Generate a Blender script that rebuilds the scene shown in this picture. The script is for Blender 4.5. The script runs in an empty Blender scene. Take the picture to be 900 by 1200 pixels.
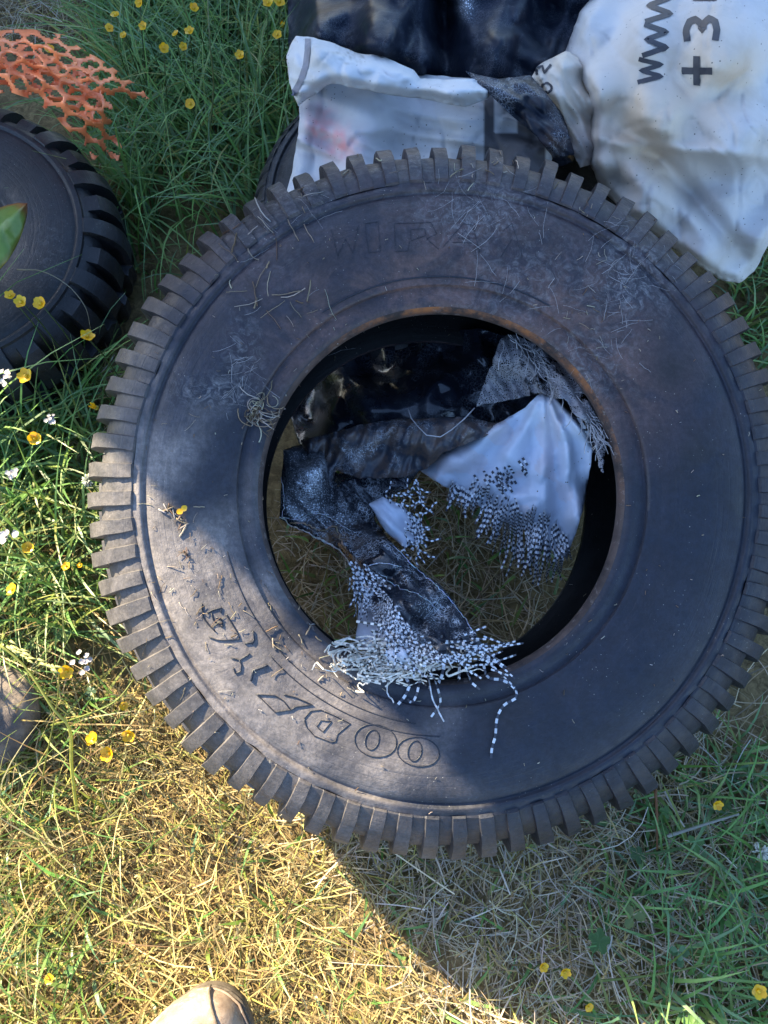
import bpy, bmesh, math, random
import numpy as np
from mathutils import Vector, Matrix, noise as mnoise
from mathutils.bvhtree import BVHTree
random.seed(7); rng = np.random.default_rng(7)
S = bpy.context.scene
COL = S.collection
R = math.radians

# ------------------------------------------------------------------ camera
FPX = 906.0; PITCH = R(20.0); CAMH = 1.422
cam_d = bpy.data.cameras.new('camera'); cam = bpy.data.objects.new('camera', cam_d); COL.objects.link(cam)
cam.location = (0, 0, CAMH); cam.rotation_euler = (PITCH, 0, 0)
cam_d.sensor_fit = 'VERTICAL'; cam_d.sensor_height = 24; cam_d.lens = 24 * FPX / 1200.0
cam_d.clip_start = 0.01; cam_d.clip_end = 500
S.camera = cam
CP, SP = math.cos(PITCH), math.sin(PITCH)
CAM = Vector((0, 0, CAMH))
def ray(u, v):
    a = (u - 450) / FPX; b = (600 - v) / FPX
    return Vector((a, SP + b * CP, -CP + b * SP))
def gp(u, v, z):                      # where the line of sight of a photo point meets height z
    d = ray(u, v); t = (CAMH - z) / -d.z
    return CAM + d * t
def proj(x, y, z):
    dz = z - CAMH
    f = y * SP - dz * CP; up = y * CP + dz * SP
    return 450 + FPX * x / f, 600 - FPX * up / f

# ------------------------------------------------------------------ objects
def tag(o, label=None, cat=None, group=None, kind=None):
    if label: o['label'] = label
    if cat: o['category'] = cat
    if group: o['group'] = group
    if kind: o['kind'] = kind
    return o
def thing(name, label, cat, loc=(0, 0, 0), group=None, rot=None):
    o = bpy.data.objects.new(name, None); COL.objects.link(o)
    o.empty_display_size = 0.05
    m = Matrix.Translation(Vector(loc))
    if rot is not None: m = m @ rot.to_4x4()
    o.matrix_world = m; o['_m'] = [c for r in m for c in r]
    o.matrix_basis = m
    return tag(o, label, cat, group)
def mw(o):
    a = list(o['_m']); return Matrix((a[0:4], a[4:8], a[8:12], a[12:16]))
class MB:
    """collects vertices (world), faces and a colour per vertex"""
    def __init__(s): s.v = []; s.f = []; s.c = []
    def add(s, vs, fs, col=(1, 1, 1)):
        b = len(s.v); s.v.extend([tuple(p) for p in vs]); s.f.extend([tuple(i + b for i in f) for f in fs])
        if len(vs) and hasattr(col[0], '__len__'): s.c.extend([tuple(k) for k in col])
        else: s.c.extend([tuple(col)] * len(vs))
    def tube(s, pts, r, n=5, col=(1, 1, 1), taper=None, cap=True):
        pts = [Vector(p) for p in pts]; vs = []; k = len(pts); up = Vector((0.31, 0.2, 0.93)).normalized()
        for i, p in enumerate(pts):
            t = (pts[min(i + 1, k - 1)] - pts[max(i - 1, 0)])
            t = t.normalized() if t.length > 1e-9 else Vector((0, 0, 1))
            a = t.cross(up)
            if a.length < 1e-3: a = t.cross(Vector((1, 0, 0)))
            a.normalize(); b = a.cross(t)
            rr = r if taper is None else r * (1 + (taper - 1) * i / (k - 1))
            for j in range(n):
                q = 2 * math.pi * j / n
                vs.append(p + a * rr * math.cos(q) + b * rr * math.sin(q))
        fs = [(i * n + j, i * n + (j + 1) % n, (i + 1) * n + (j + 1) % n, (i + 1) * n + j) for i in range(k - 1) for j in range(n)]
        if cap: fs += [tuple(range(n))[::-1], tuple((k - 1) * n + j for j in range(n))]
        s.add(vs, fs, col)
    def build(s, name, mat, parent=None, smooth=True, sharp=None):
        me = bpy.data.meshes.new(name)
        vs = s.v
        if parent is not None:
            inv = mw(parent).inverted(); vs = [tuple(inv @ Vector(p)) for p in s.v]
        me.from_pydata(vs, [], s.f); me.validate()
        if len(me.vertices) == len(s.c):
            at = me.color_attributes.new('Col', 'FLOAT_COLOR', 'POINT')
            arr = np.ones((len(s.c), 4), np.float32); arr[:, :3] = np.array(s.c, np.float32)
            at.data.foreach_set('color', arr.ravel())
        if smooth: me.polygons.foreach_set('use_smooth', [True] * len(me.polygons))
        if sharp: me.set_sharp_from_angle(angle=R(sharp))
        me.materials.append(mat); me.update()
        o = bpy.data.objects.new(name, me); COL.objects.link(o)
        if parent is not None: o.parent = parent
        return o
def spline(pts, n):
    """Catmull-Rom through points"""
    P = [np.array(p, float) for p in pts]; P = [2 * P[0] - P[1]] + P + [2 * P[-1] - P[-2]]
    out = []; m = len(P) - 3
    for i in range(n):
        t = i / (n - 1) * m; k = min(int(t), m - 1); t -= k
        a, b, c, d = P[k:k + 4]
        out.append(0.5 * ((2 * b) + (c - a) * t + (2 * a - 5 * b + 4 * c - d) * t * t + (3 * b - a - 3 * c + d) * t ** 3))
    return out

# ------------------------------------------------------------------ materials
class NT:
    def __init__(s, name, rough=0.6, spec=0.5):
        s.m = bpy.data.materials.new(name); s.m.use_nodes = True; s.t = s.m.node_tree; s.t.nodes.clear()
        s.out = s.n('ShaderNodeOutputMaterial'); s.b = s.n('ShaderNodeBsdfPrincipled')
        s.l(s.b.outputs[0], s.out.inputs[0]); s.b.inputs['Roughness'].default_value = rough
        s.b.inputs['Specular IOR Level'].default_value = spec
        s.tc = s.n('ShaderNodeTexCoord'); s.O = s.tc.outputs['Object']
    def n(s, k): return s.t.nodes.new(k)
    def l(s, a, b): s.t.links.new(a, b)
    def put(s, sock, x):
        if hasattr(x, 'is_linked'): s.l(x, sock)
        else: sock.default_value = x
    def noise(s, scale, detail=4, rough=.55, vec=None, dist=0, stretch=None):
        v = vec or s.O
        if stretch:
            mp = s.n('ShaderNodeMapping'); mp.inputs['Scale'].default_value = stretch; s.l(v, mp.inputs[0]); v = mp.outputs[0]
        q = s.n('ShaderNodeTexNoise'); s.l(v, q.inputs['Vector'])
        q.inputs['Scale'].default_value = scale; q.inputs['Detail'].default_value = detail
        q.inputs['Roughness'].default_value = rough; q.inputs['Distortion'].default_value = dist
        return q.outputs['Fac']
    def vor(s, scale, feat='F1', vec=None, out='Distance'):
        q = s.n('ShaderNodeTexVoronoi'); q.feature = feat; s.l(vec or s.O, q.inputs['Vector']); q.inputs['Scale'].default_value = scale
        return q.outputs[out]
    def ramp(s, x, a, b, lo=0., hi=1.):
        q = s.n('ShaderNodeMapRange'); s.l(x, q.inputs[0]); q.inputs[1].default_value = a; q.inputs[2].default_value = b
        q.inputs[3].default_value = lo; q.inputs[4].default_value = hi; q.interpolation_type = 'SMOOTHSTEP'
        return q.outputs[0]
    def math(s, op, a, b=0.):
        q = s.n('ShaderNodeMath'); q.operation = op; s.put(q.inputs[0], a); s.put(q.inputs[1], b); return q.outputs[0]
    def mix(s, f, a, b, kind='MIX'):
        q = s.n('ShaderNodeMix'); q.data_type = 'RGBA'; q.blend_type = kind; s.put(q.inputs[0], f)
        for sk, x in ((q.inputs[6], a), (q.inputs[7], b)):
            if isinstance(x, tuple): x = x + (1,) if len(x) == 3 else x
            s.put(sk, x)
        return q.outputs[2]
    def attr(s, name='Col'):
        q = s.n('ShaderNodeAttribute'); q.attribute_name = name; return q.outputs['Color']
    def sep(s, c):
        q = s.n('ShaderNodeSeparateColor'); s.l(c, q.inputs[0]); return q.outputs
    def bump(s, h, strength=.3, dist=.002, prev=None):
        q = s.n('ShaderNodeBump'); s.l(h, q.inputs['Height']); q.inputs['Strength'].default_value = strength; q.inputs['Distance'].default_value = dist
        if prev is not None: s.l(prev, q.inputs['Normal'])
        return q.outputs[0]
    def color(s, c): s.put(s.b.inputs['Base Color'], c if not isinstance(c, tuple) else c + (1,))
    def normal(s, n): s.l(n, s.b.inputs['Normal'])

def rubber(name, base=(.008, .012, .024), dust_sun=(.21, .185, .175), dusty=.5, rust=True, rough=.52):
    m = NT(name, rough, .45)
    n1 = m.noise(5, 8, .62); n2 = m.noise(38, 6, .6); n3 = m.noise(11, 10, .7, dist=.8)
    d = m.math('MULTIPLY', m.ramp(n1, .35, .68), m.ramp(n2, .3, .7, .45, 1.))
    c = m.mix(m.math('MULTIPLY', d, dusty), base, dust_sun)
    if rust:
        a = m.sep(m.attr())
        rr = m.math('MULTIPLY', a[0], m.ramp(n3, .38, .6, .25, 1.))
        c = m.mix(rr, c, (.105, .062, .054))
        g = m.math('MULTIPLY', a[1], m.ramp(m.noise(60, 8, .75, dist=1.5), .44, .66, 0, .8))
        c = m.mix(g, c, (.24, .235, .24))
        c = m.mix(m.math('MULTIPLY', a[2], m.ramp(n3, .4, .62)), c, (.012, .012, .013))
    if rust: c = m.mix(m.math('MULTIPLY', a[3] if False else m.sep(m.attr('SunPatch'))[0], m.ramp(n2, .2, .75, .5, 1.)), c, dust_sun)  # dusty tone laid on where the sun falls, brightening the lit patch
    sp = m.ramp(m.vor(150), .10, .05); sel = m.ramp(m.noise(16, 3), .48, .60)
    c = m.mix(m.math('MULTIPLY', sp, sel), c, (.36, .34, .3))
    m.color(c)
    m.put(m.b.inputs['Roughness'], m.ramp(n2, .3, .7, rough - .1, rough + .15))
    if rust:                                                   # grime scuffed into fine streaks
        st_ = m.noise(9, 8, .75, dist=2.2); fine = m.ramp(m.noise(140, 6, .8), .35, .7, .72, 1.25)
        c2 = m.n('ShaderNodeMix'); c2.data_type = 'RGBA'; c2.blend_type = 'MULTIPLY'; c2.inputs[0].default_value = 1
        m.l(c, c2.inputs[6]); g_ = m.n('ShaderNodeCombineColor'); f2 = m.math('MULTIPLY', fine, m.ramp(st_, .35, .65, .78, 1.15))
        for k in range(3): m.l(f2, g_.inputs[k])
        m.l(g_.outputs[0], c2.inputs[7]); m.color(c2.outputs[2])
    sx = m.n('ShaderNodeSeparateXYZ'); m.l(m.O, sx.inputs[0]); r_ = m.math('SQRT', m.math('ADD', m.math('MULTIPLY', sx.outputs[0], sx.outputs[0]), m.math('MULTIPLY', sx.outputs[1], sx.outputs[1])))
    cx = m.n('ShaderNodeCombineXYZ'); m.l(r_, cx.inputs[0]); m.l(m.math('MULTIPLY', sx.outputs[0], .012), cx.inputs[1]); m.l(m.math('MULTIPLY', sx.outputs[1], .012), cx.inputs[2])
    rings = m.noise(190, 4, .65, vec=cx.outputs[0])                # fine moulding lines round the sidewall
    b = m.bump(m.noise(230, 5, .7), .4, .0014); b = m.bump(n3, .4, .006, b); b = m.bump(rings, .22, .0022, b)
    ck = m.ramp(m.vor(70, 'DISTANCE_TO_EDGE', cx.outputs[0]), .0, .05); b = m.bump(ck, .2, .001, b)
    m.normal(b); return m.m
M = {}
M['tyre'] = rubber('weathered_rubber', dusty=.05)
M['tread'] = rubber('tread_rubber', (.011, .014, .024), (.105, .094, .092), .05, True, .52)
M['tyre_b'] = rubber('wet_rubber', (.014, .014, .015), (.040, .044, .056), .5, True, .44)
M['liner'] = rubber('liner_rubber', (.008, .008, .008), (.02, .02, .02), .3, False, .7)
def bead_mat():
    m = NT('rusty_bead_rubber', .7, .3)
    a = m.sep(m.attr()); n = m.noise(22, 8, .7); n2 = m.noise(90, 6, .7)
    c = m.mix(m.ramp(n, .35, .65), (.03, .024, .024), (.075, .055, .05))
    c = m.mix(m.math('MULTIPLY', a[0], m.ramp(n, .40, .62)), c, (.26, .10, .035)); c = m.mix(m.ramp(m.noise(45, 6, .7), .56, .7, 0, .8), c, (.03, .024, .024))
    c = m.mix(m.math('MULTIPLY', m.ramp(n2, .55, .66), .45), c, (.22, .19, .18))
    m.color(c); m.normal(m.bump(n2, .5, .002)); return m.m
M['bead'] = bead_mat()
def plain(name, col, rough=.6, spec=.4, var=.25, scale=30, bumpS=0):
    m = NT(name, rough, spec); n = m.noise(scale, 5)
    lo = tuple(x * (1 - var) for x in col); hi = tuple(min(1, x * (1 + var)) for x in col)
    m.color(m.mix(m.ramp(n, .3, .7), lo, hi))
    if bumpS: m.normal(m.bump(m.noise(scale * 6, 5), bumpS, .002))
    return m.m
def vcol(name, rough=.6, spec=.35, trans=0., bumpS=0, sheen=0):
    m = NT(name, rough, spec); c = m.attr(); n = m.noise(90, 3)
    c = m.mix(m.ramp(n, .3, .7, 0, .12), c, (.02, .02, .01)) if trans else c
    m.color(c)
    if trans:
        t = m.n('ShaderNodeBsdfTranslucent'); m.put(t.inputs[0], c); x = m.n('ShaderNodeMixShader'); x.inputs[0].default_value = trans
        m.l(m.b.outputs[0], x.inputs[1]); m.l(t.outputs[0], x.inputs[2]); m.l(x.outputs[0], m.out.inputs[0])
    return m.m
M['blade'] = vcol('grass_blade', .42, .5, .45)
M['straw'] = vcol('dry_straw', .7, .25, .35)
M['strand'] = vcol('plastic_tape', .45, .5)
M['petal'] = vcol('petal', .35, .5, .25)
def plastic(name, base, rough=.3, wearcol=(.66, .69, .74), spec=.35):
    m = NT(name, rough, spec)
    a = m.sep(m.attr()); n = m.noise(9, 6, .6); c = m.mix(m.ramp(n, .35, .7), base, tuple(x * 2. for x in base))
    patch = m.ramp(m.noise(17, 7, .65, dist=.6), .45, .58); crack = m.math('MAXIMUM', m.ramp(m.noise(75, 9, .8, dist=2.5), .55, .60), m.ramp(m.vor(150, 'DISTANCE_TO_EDGE'), .05, .02)); grit = m.ramp(m.noise(300, 3, .6), .58, .66)
    wv = m.math('MULTIPLY', m.math('MULTIPLY', a[0], patch), m.math('MAXIMUM', crack, grit))
    big = m.math('MULTIPLY', a[1], m.ramp(m.noise(30, 9, .75, dist=.5), .38, .47)); wt = m.ramp(m.vor(260), .18, .36, 1., .12)
    c = m.mix(m.math('MULTIPLY', wv, .8), c, wearcol); c = m.mix(m.math('MULTIPLY', big, wt), c, (.72, .75, .8))
    c = m.mix(m.math('MULTIPLY', a[2], m.ramp(m.noise(40, 6, .7), .4, .6)), c, (.20, .12, .07))
    dsp = m.math('MULTIPLY', m.ramp(m.vor(120), .08, .03), m.ramp(m.noise(14, 2), .56, .66)); c = m.mix(dsp, c, (.3, .3, .3))
    m.color(c); m.put(m.b.inputs['Roughness'], m.ramp(n, .3, .7, rough - .08, rough + .18))
    b = m.bump(m.noise(26, 3, .5, dist=1.2), .12, .008); b = m.bump(m.noise(110, 4, .6, dist=1), .12, .0025, b); m.normal(b); return m.m
M['black_plastic'] = plastic('black_silage_plastic', (.007, .010, .018), rough=.40, spec=.22)
M['film'] = plastic('torn_black_film', (.008, .010, .016), rough=.22, spec=.6)
M['grey_plastic'] = plastic('grey_worn_plastic', (.020, .023, .032), rough=.34, spec=.5)
def woven(name):
    m = NT(name, .68, .25); c = m.attr()
    n = m.noise(7, 6, .6); c = m.mix(m.ramp(n, .45, .75, 0, .45), c, (.62, .54, .42), 'MULTIPLY')
    c = m.mix(m.ramp(m.noise(24, 6, .7), .52, .75, 0, .25), c, (.30, .29, .30))
    sp = m.math('MULTIPLY', m.ramp(m.vor(85), .13, .07), m.ramp(m.noise(12, 2), .48, .58)); c = m.mix(sp, c, (.07, .06, .05))
    m.color(c)
    wv = m.n('ShaderNodeTexChecker'); wv.inputs['Scale'].default_value = 330; m.l(m.O, wv.inputs[0])
    b = m.bump(wv.outputs['Fac'], .15, .0007); b = m.bump(m.noise(16, 4, .55, dist=.6), .25, .008, b); m.normal(b); return m.m
M['woven'] = woven('woven_plastic_sack')
M['ink'] = plain('grey_print_ink', (.055, .053, .06), .6, .3, .2)
M['orange'] = plain('orange_netting_plastic', (.92, .24, .09), .42, .45, .15, 25)
M['web'] = plain('dusty_fibre', (.36, .35, .36), .8, .2)
def net_mat():
    m = NT('grey_fine_net', .75, .25); m.color(m.mix(m.noise(40, 5), (.12, .12, .14), (.30, .29, .30)))
    ed = m.ramp(m.vor(330, 'DISTANCE_TO_EDGE'), .17, .09); h = m.ramp(m.noise(24, 6, .7), .36, .46); f = m.math('MULTIPLY', m.math('MAXIMUM', ed, m.ramp(m.noise(60, 6, .7), .5, .6)), h)
    t = m.n('ShaderNodeBsdfTransparent'); x = m.n('ShaderNodeMixShader'); m.l(f, x.inputs[0]); m.l(t.outputs[0], x.inputs[1]); m.l(m.b.outputs[0], x.inputs[2]); m.l(x.outputs[0], m.out.inputs[0]); return m.m
M['net'] = net_mat()

# ------------------------------------------------------------------ light
# the shadow line on the truck tyre gives the sun's direction; worked out on the tyre's tilted face below
TILT = R(17.0); TY = R(2.5)
TROT = (Matrix.Rotation(TILT, 3, 'X') @ Matrix.Rotation(TY, 3, 'Y'))
TN = TROT @ Vector((0, 0, 1)); TE1 = TROT @ Vector((1, 0, 0)); TE2 = TROT @ Vector((0, 1, 0))
TC = Vector((.0775, .433, .292))
TB = TC - TN * .14
def on_face(u, v, h=.135):
    d = ray(u, v); p0 = TC + TN * h
    return CAM + d * ((p0 - CAM).dot(TN) / d.dot(TN))
pa, pb = on_face(150, 545), on_face(556, 933)
sd = Vector((pb.x - pa.x, pb.y - pa.y, 0)).normalized()      # the way the light travels, on plan
SUN_EL = R(30)
L = Vector((sd.x * math.cos(SUN_EL), sd.y * math.cos(SUN_EL), -math.sin(SUN_EL)))
sun_d = bpy.data.lights.new('sun', 'SUN'); sun = bpy.data.objects.new('sun', sun_d); COL.objects.link(sun)
sun_d.energy = 5.0; sun_d.angle = R(.35); sun_d.color = (1, .85, .58)
sun.rotation_euler = L.to_track_quat('-Z', 'Y').to_euler(); sun.location = (-2, 3, 4)
W = bpy.data.worlds.new('World'); S.world = W; W.use_nodes = True
wt = W.node_tree; bg = wt.nodes['Background']
sky = wt.nodes.new('ShaderNodeTexSky'); sky.sky_type = 'NISHITA'; sky.sun_disc = False
sky.sun_elevation = SUN_EL; sky.sun_rotation = math.atan2(-sd.x, -sd.y); sky.air_density = 1.0; sky.ozone_density = 4.0
wt.links.new(sky.outputs[0], bg.inputs[0]); bg.inputs[1].default_value = .10
S.view_settings.view_transform = 'Standard'; S.view_settings.look = 'None'; S.view_settings.gamma = 1
S.view_settings.exposure = 2.42
S.render.engine = 'CYCLES'; S.cycles.max_bounces = 6; S.cycles.use_denoising = True

# ------------------------------------------------------------------ tyres
def sm(a, b, x): t = min(1, max(0, (x - a) / (b - a))); return t * t * (3 - 2 * t)
def cellh(i, j, seed): return random.Random(int(i) * 7919 + int(j) * 104729 + int(seed * 1000)).uniform(-1, 1)
def lugmask(x, d):                                            # 0 gap .. 1 lug, x in periods
    x = x % 1.0; e = .035
    if x < e: return x / e
    if x < d - e: return 1.
    if x < d: return (d - x) / e
    return 0.
def tyre(name, label, cat, base, rot, rp, nlug, duty, dirt, mats, deform=None, group=None, notch=None, sun_patch=False):
    """rp: dict of profile (r, z) lists, z from the tyre's underside"""
    root = thing(name, label, cat, base, group, rot)
    m4 = Matrix.Translation(base) @ rot.to_4x4()
    ths = []
    e = .035
    for k in range(nlug):
        for x in (0, e, duty * .35, duty * .7, duty - e, duty, duty + (1 - duty) * .33, duty + (1 - duty) * .66):
            ths.append((k + x) / nlug)
    NA = len(ths)
    def emit(ringfn, nr, nm, mat, sharp=None):
        vs = []; cols = []; b = MB()
        for t in ths:
            a = t * 2 * math.pi
            for j in range(nr):
                r, z = ringfn(j, t * nlug)
                p = Vector((r * math.cos(a), r * math.sin(a), z))
                if deform: p = deform(p, r)
                q = m4 @ p
                vs.append(q); cols.append(dirt(q, r, a, z))
        fs = [(i * nr + j, ((i + 1) % NA) * nr + j, ((i + 1) % NA) * nr + j + 1, i * nr + j + 1) for i in range(NA) for j in range(nr - 1)]
        b.add(vs, fs, cols); o = b.build(nm, mat, root, True, sharp)
        at = o.data.color_attributes.new('SunPatch', 'FLOAT_COLOR', 'POINT'); arr = np.ones((len(vs), 4), np.float32)
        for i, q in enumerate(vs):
            u, v = proj(q.x, q.y, q.z); arr[i, :3] = min(1, max(0, (1. if sun_patch else 0) * sm(100, -140, (u - 330) - (v - 690) * .7 + 160 * mnoise.noise(Vector((u / 70, v / 70, 3)))) + .0))  # mask for the painted sun patch at lower left, edge broken by noise
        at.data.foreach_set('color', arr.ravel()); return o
    sw = spline(rp['side'], 34)
    emit(lambda j, x: sw[j], len(sw), 'sidewall', mats['side'], 50)
    bd = spline(rp['bead'], 9); emit(lambda j, x: bd[j], len(bd), 'bead', mats['bead'], 50)
    hi, lo = rp['lug'], rp['gap']
    n = len(hi); half = n // 2
    def tr(j, x):
        mk = lugmask(x if j < half else x + .5, duty)
        mk *= 1 - .22 * abs(cellh(math.floor(x if j < half else x + .5), 3 if j < half else 4, nlug))
        if notch: mk *= notch(j, x)
        a, c = lo[j], hi[j]
        return (a[0] + (c[0] - a[0]) * mk, a[1] + (c[1] - a[1]) * mk)
    emit(tr, n, 'tread', mats['tread'], 28)
    ln = spline(rp['liner'], 24); emit(lambda j, x: ln[j], len(ln), 'inner_liner', mats['liner'], 50)
    lw = spline(rp['low'], 12); emit(lambda j, x: lw[j], len(lw), 'lower_sidewall', mats['side'], 50)
    return root
def profile(w, rb, rs, ro, deep=0.):
    """w half width, rb bead radius, rs where the lugs begin, ro tread radius"""
    c = w
    T = lambda q: [(r, c + z) for r, z in q]
    d = rs - rb
    side = [(rb + .005, w * .885), (rb + .014, w * .915), (rb + .032, w * .885), (rb + .036, w * .93), (rb + .050, w * .945), (rb + d * .40, w * .985), (rb + d * .62, w * 1.015), (rb + d * .80, w * .995),
            (rb + d * .885, w * .962), (rb + d * .91, w * .94), (rb + d * .925, w * .945), (rb + d * .945, w * .975), (rs, w * .955)]
    bead = [(rb + .016, w * .66), (rb + .003, w * .70), (rb, w * .76), (rb + .001, w * .84), (rb + .005, w * .885)]
    g = ro - rs
    up_hi = [(rs, .955), (rs + g * .03, .985), (rs + g * .25, .955), (rs + g * .50, .86), (rs + g * .72, .73), (rs + g * .88, .58), (rs + g * .97, .40), (ro, .05)]
    up_lo = [(rs, .955), (rs + g * .03, .962), (rs + g * .23, .918), (rs + g * .46, .808), (rs + g * .60, .66), (rs + g * .69, .47), (rs + g * .73, .28), (rs + g * .74, .05)]
    if deep: up_lo = [(rs, .955)] + [(max(rs + .001, r - g * deep * (i / 6)), z - .10 * deep) for i, (r, z) in enumerate(up_lo[1:])]
    lug = [(r, z * w) for r, z in up_hi] + [(r, -z * w) for r, z in up_hi[::-1]]
    gap = [(r, z * w) for r, z in up_lo] + [(r, -z * w) for r, z in up_lo[::-1]]
    liner = [(rb + .016, w * .66), (rb + .03, w * .74), (rb + d * .5, w * .86), (rb + d * .85, w * .82), (rs + g * .3, w * .6), (rs + g * .5, 0), (rs + g * .3, -w * .6), (rb + d * .85, -w * .82), (rb + d * .5, -w * .86), (rb + .04, -w * .74), (rb + .018, -w * .72)]
    low = [(rb + .018, -w * .72), (rb + .024, -w * .87), (rb + d * .4, -w * .985), (rb + d * .8, -w * .99), (rs, -w * .955)]
    return dict(side=T(side), bead=T(bead), lug=T(lug), gap=T(gap), liner=T(liner), low=T(low))
def blobs(q, lst):
    u, v = proj(q.x, q.y, q.z); s = 0
    for (a, b, rx, ry, w) in lst: s = max(s, w * math.exp(-((u - a) / rx) ** 2 - ((v - b) / ry) ** 2))
    return s
RB, RS, RO = .254, .437, .533
DUST = [(560, 250, 70, 40, .9), (735, 320, 50, 55, 1.), (260, 460, 50, 18, 1.), (620, 330, 90, 60, .55), (285, 420, 18, 45, .9), (690, 420, 50, 60, .7), (330, 225, 60, 40, .5), (480, 180, 80, 30, .45), (300, 250, 60, 80, .35)]
DARKS = [(787, 425, 22, 34, .9), (820, 540, 28, 55, .8), (860, 590, 25, 30, .6), (400, 285, 40, 35, .55), (620, 290, 30, 30, .6), (590, 830, 60, 30, .5), (700, 840, 80, 40, .45), (300, 760, 40, 40, .4)]
def dirt_main(q, r, a, z):
    top = sm(.15, .95, math.cos(a - 1.4))
    near = max(0, 1 - (r - RB) / .10)
    rust = min(1, .06 * near + top * (.7 * near + 1.0 * max(0, 1 - (r - RB) / .29)))
    if r < RB + .0055: rust = sm(.25, .95, math.cos(a - 1.15)) * sm(.247, .262, z)
    return (rust, blobs(q, DUST), blobs(q, DARKS))
def deform_main(p, r):
    t = max(0, min(1, (r - RB) / (RO - RB)))
    sy = 1.03 + (1.005 - 1.03) * t
    p = Vector((p.x + .014 * t, p.y * sy + .004 * t - .001, p.z))
    a = math.atan2(p.y, p.x)
    if r > RS: q_ = mnoise.noise_vector(p * 45) * .0016 + mnoise.noise_vector(p * 14) * .002; p = p + q_
    p.z += t * (1 - t) * 4 * (.0035 * math.sin(3 * a + .6) + .002 * math.sin(7 * a))
    return p
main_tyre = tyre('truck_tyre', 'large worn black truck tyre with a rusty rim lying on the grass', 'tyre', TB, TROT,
                 profile(.14, RB, RS, RO), 76, .55, dirt_main, dict(side=M['tyre'], bead=M['bead'], tread=M['tread'], liner=M['liner']), deform_main, sun_patch=True)
# the shiny black tyre beside it
def dirt_left(q, r, a, z): return (0, blobs(q, [(60, 300, 20, 40, .3)]), 0)
PL = Vector(gp(-78, 268, .21)); PL.z = 0.0
LROT = Matrix.Rotation(R(6), 3, 'X') @ Matrix.Rotation(R(4), 3, 'Y') @ Matrix.Rotation(R(3), 3, 'Z')
def notch_left(j, x): return 1.0 if int(math.floor(x)) % 2 == 0 else (0.0 if j < 3 else .85)
left_tyre = tyre('old_tyre', 'clean glossy black tyre under the orange netting, its tread facing the larger truck tyre', 'tyre', PL, LROT,
                 profile(.115, .10, .272, .345, .5), 32, .64, dirt_left, dict(side=M['tyre_b'], bead=M['tyre_b'], tread=M['tyre_b'], liner=M['liner']), notch=notch_left)
PU = Vector(gp(528, 262, .15)); PU.z = .0
under_tyre = tyre('buried_tyre', 'dark smooth tyre lying under the bags, only its edge showing beside the green grass', 'tyre', PU, Matrix.Rotation(R(-3), 3, 'X'),
                  profile(.115, .17, .365, .40), 60, .6, lambda q, r, a, z: (0, .1, 0), dict(side=M['tyre_b'], bead=M['tyre_b'], tread=M['tyre_b'], liner=M['liner']))
bpy.context.view_layer.update()
def bvh(objs):
    vs = []; fs = []
    for o in objs:
        b = len(vs); mx = mw(o.parent) if o.parent else Matrix.Identity(4)
        vs += [mx @ v.co for v in o.data.vertices]; fs += [tuple(i + b for i in p.vertices) for p in o.data.polygons]
    return BVHTree.FromPolygons(vs, fs)
BT = bvh(list(main_tyre.children))
def hit(T, u, v):
    d = ray(u, v).normalized(); h = T.ray_cast(CAM, d)
    if h[0] is None: return None, None
    n = h[1]
    if n.dot(d) > 0: n = -n
    return h[0], n
def stroke(T, poly, lift=.0006, step=3.0):
    out = []
    for (a, b), (c, d) in zip(poly[:-1], poly[1:]):
        k = max(1, int(math.hypot(c - a, d - b) / step))
        for i in range(k):
            p, n = hit(T, a + (c - a) * i / k, b + (d - b) * i / k)
            if p is not None: out.append(p + n * lift)
    p, n = hit(T, *poly[-1])
    if p is not None: out.append(p + n * lift)
    return out
def oval(cx, cy, rx, ry, rot, n=20, a0=0, a1=360):
    o = []
    for i in range(n + 1):
        t = R(a0 + (a1 - a0) * i / n); x, y = rx * math.cos(t), ry * math.sin(t); c, s = math.cos(R(rot)), math.sin(R(rot))
        o.append((cx + x * c - y * s, cy + x * s + y * c))
    return o
def letter(lines, r, name='raised_letter', lift=.0004):
    b = MB()
    for ln in lines:
        pts = stroke(BT, ln, lift)
        if len(pts) > 1: b.tube(pts, r, 5, (0, 0, 0))
    return b.build(name, M['tyre'], main_tyre) if b.v else None
# the figures near the lower edge: worn and peeling outlines
def zz(l): return [(200 + x / 4.09, 700 + y / 4.09) for x, y in l]
letter([zz([(640, 580), (670, 545), (720, 540), (790, 570), (860, 605), (830, 630), (800, 655), (790, 690), (770, 695), (690, 665), (650, 620), (640, 580)]), zz([(770, 595), (720, 590), (700, 620), (730, 645), (770, 595)])], 0.0008)
letter([oval(440, 868, 25, 19, 12), oval(436, 867, 8, 12, 15)], 0.0008)
letter([oval(490, 881, 25, 17, 8), oval(486, 880, 8, 12, 12)], 0.0008)
letter([zz([(410, 465), (500, 470), (540, 495), (575, 540), (500, 550), (460, 510), (430, 480), (410, 465)])], 0.0008, 'peeling_flake', .001)
letter([zz([(540, 465), (600, 480), (680, 515), (600, 525), (575, 540)])], 0.0008, 'peeling_flake', .001)
letter([zz([(385, 400), (395, 350), (440, 335), (465, 325)])], .0016, 'peeling_flake', .0015)
letter([zz([(290, 290), (330, 300), (380, 270)]), zz([(300, 335), (310, 365), (335, 355), (340, 325), (330, 300)])], 0.0008, 'peeling_flake', .001)
letter([zz([(175, 75), (205, 60), (245, 50), (240, 75)]), zz([(195, 75), (205, 110), (250, 145), (245, 105), (215, 95)])], .0009, 'peeling_flake', .001)
letter([zz([(185, 190), (225, 205), (265, 205), (330, 200), (320, 170), (265, 80)])], .0009, 'peeling_flake', .001)
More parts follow.
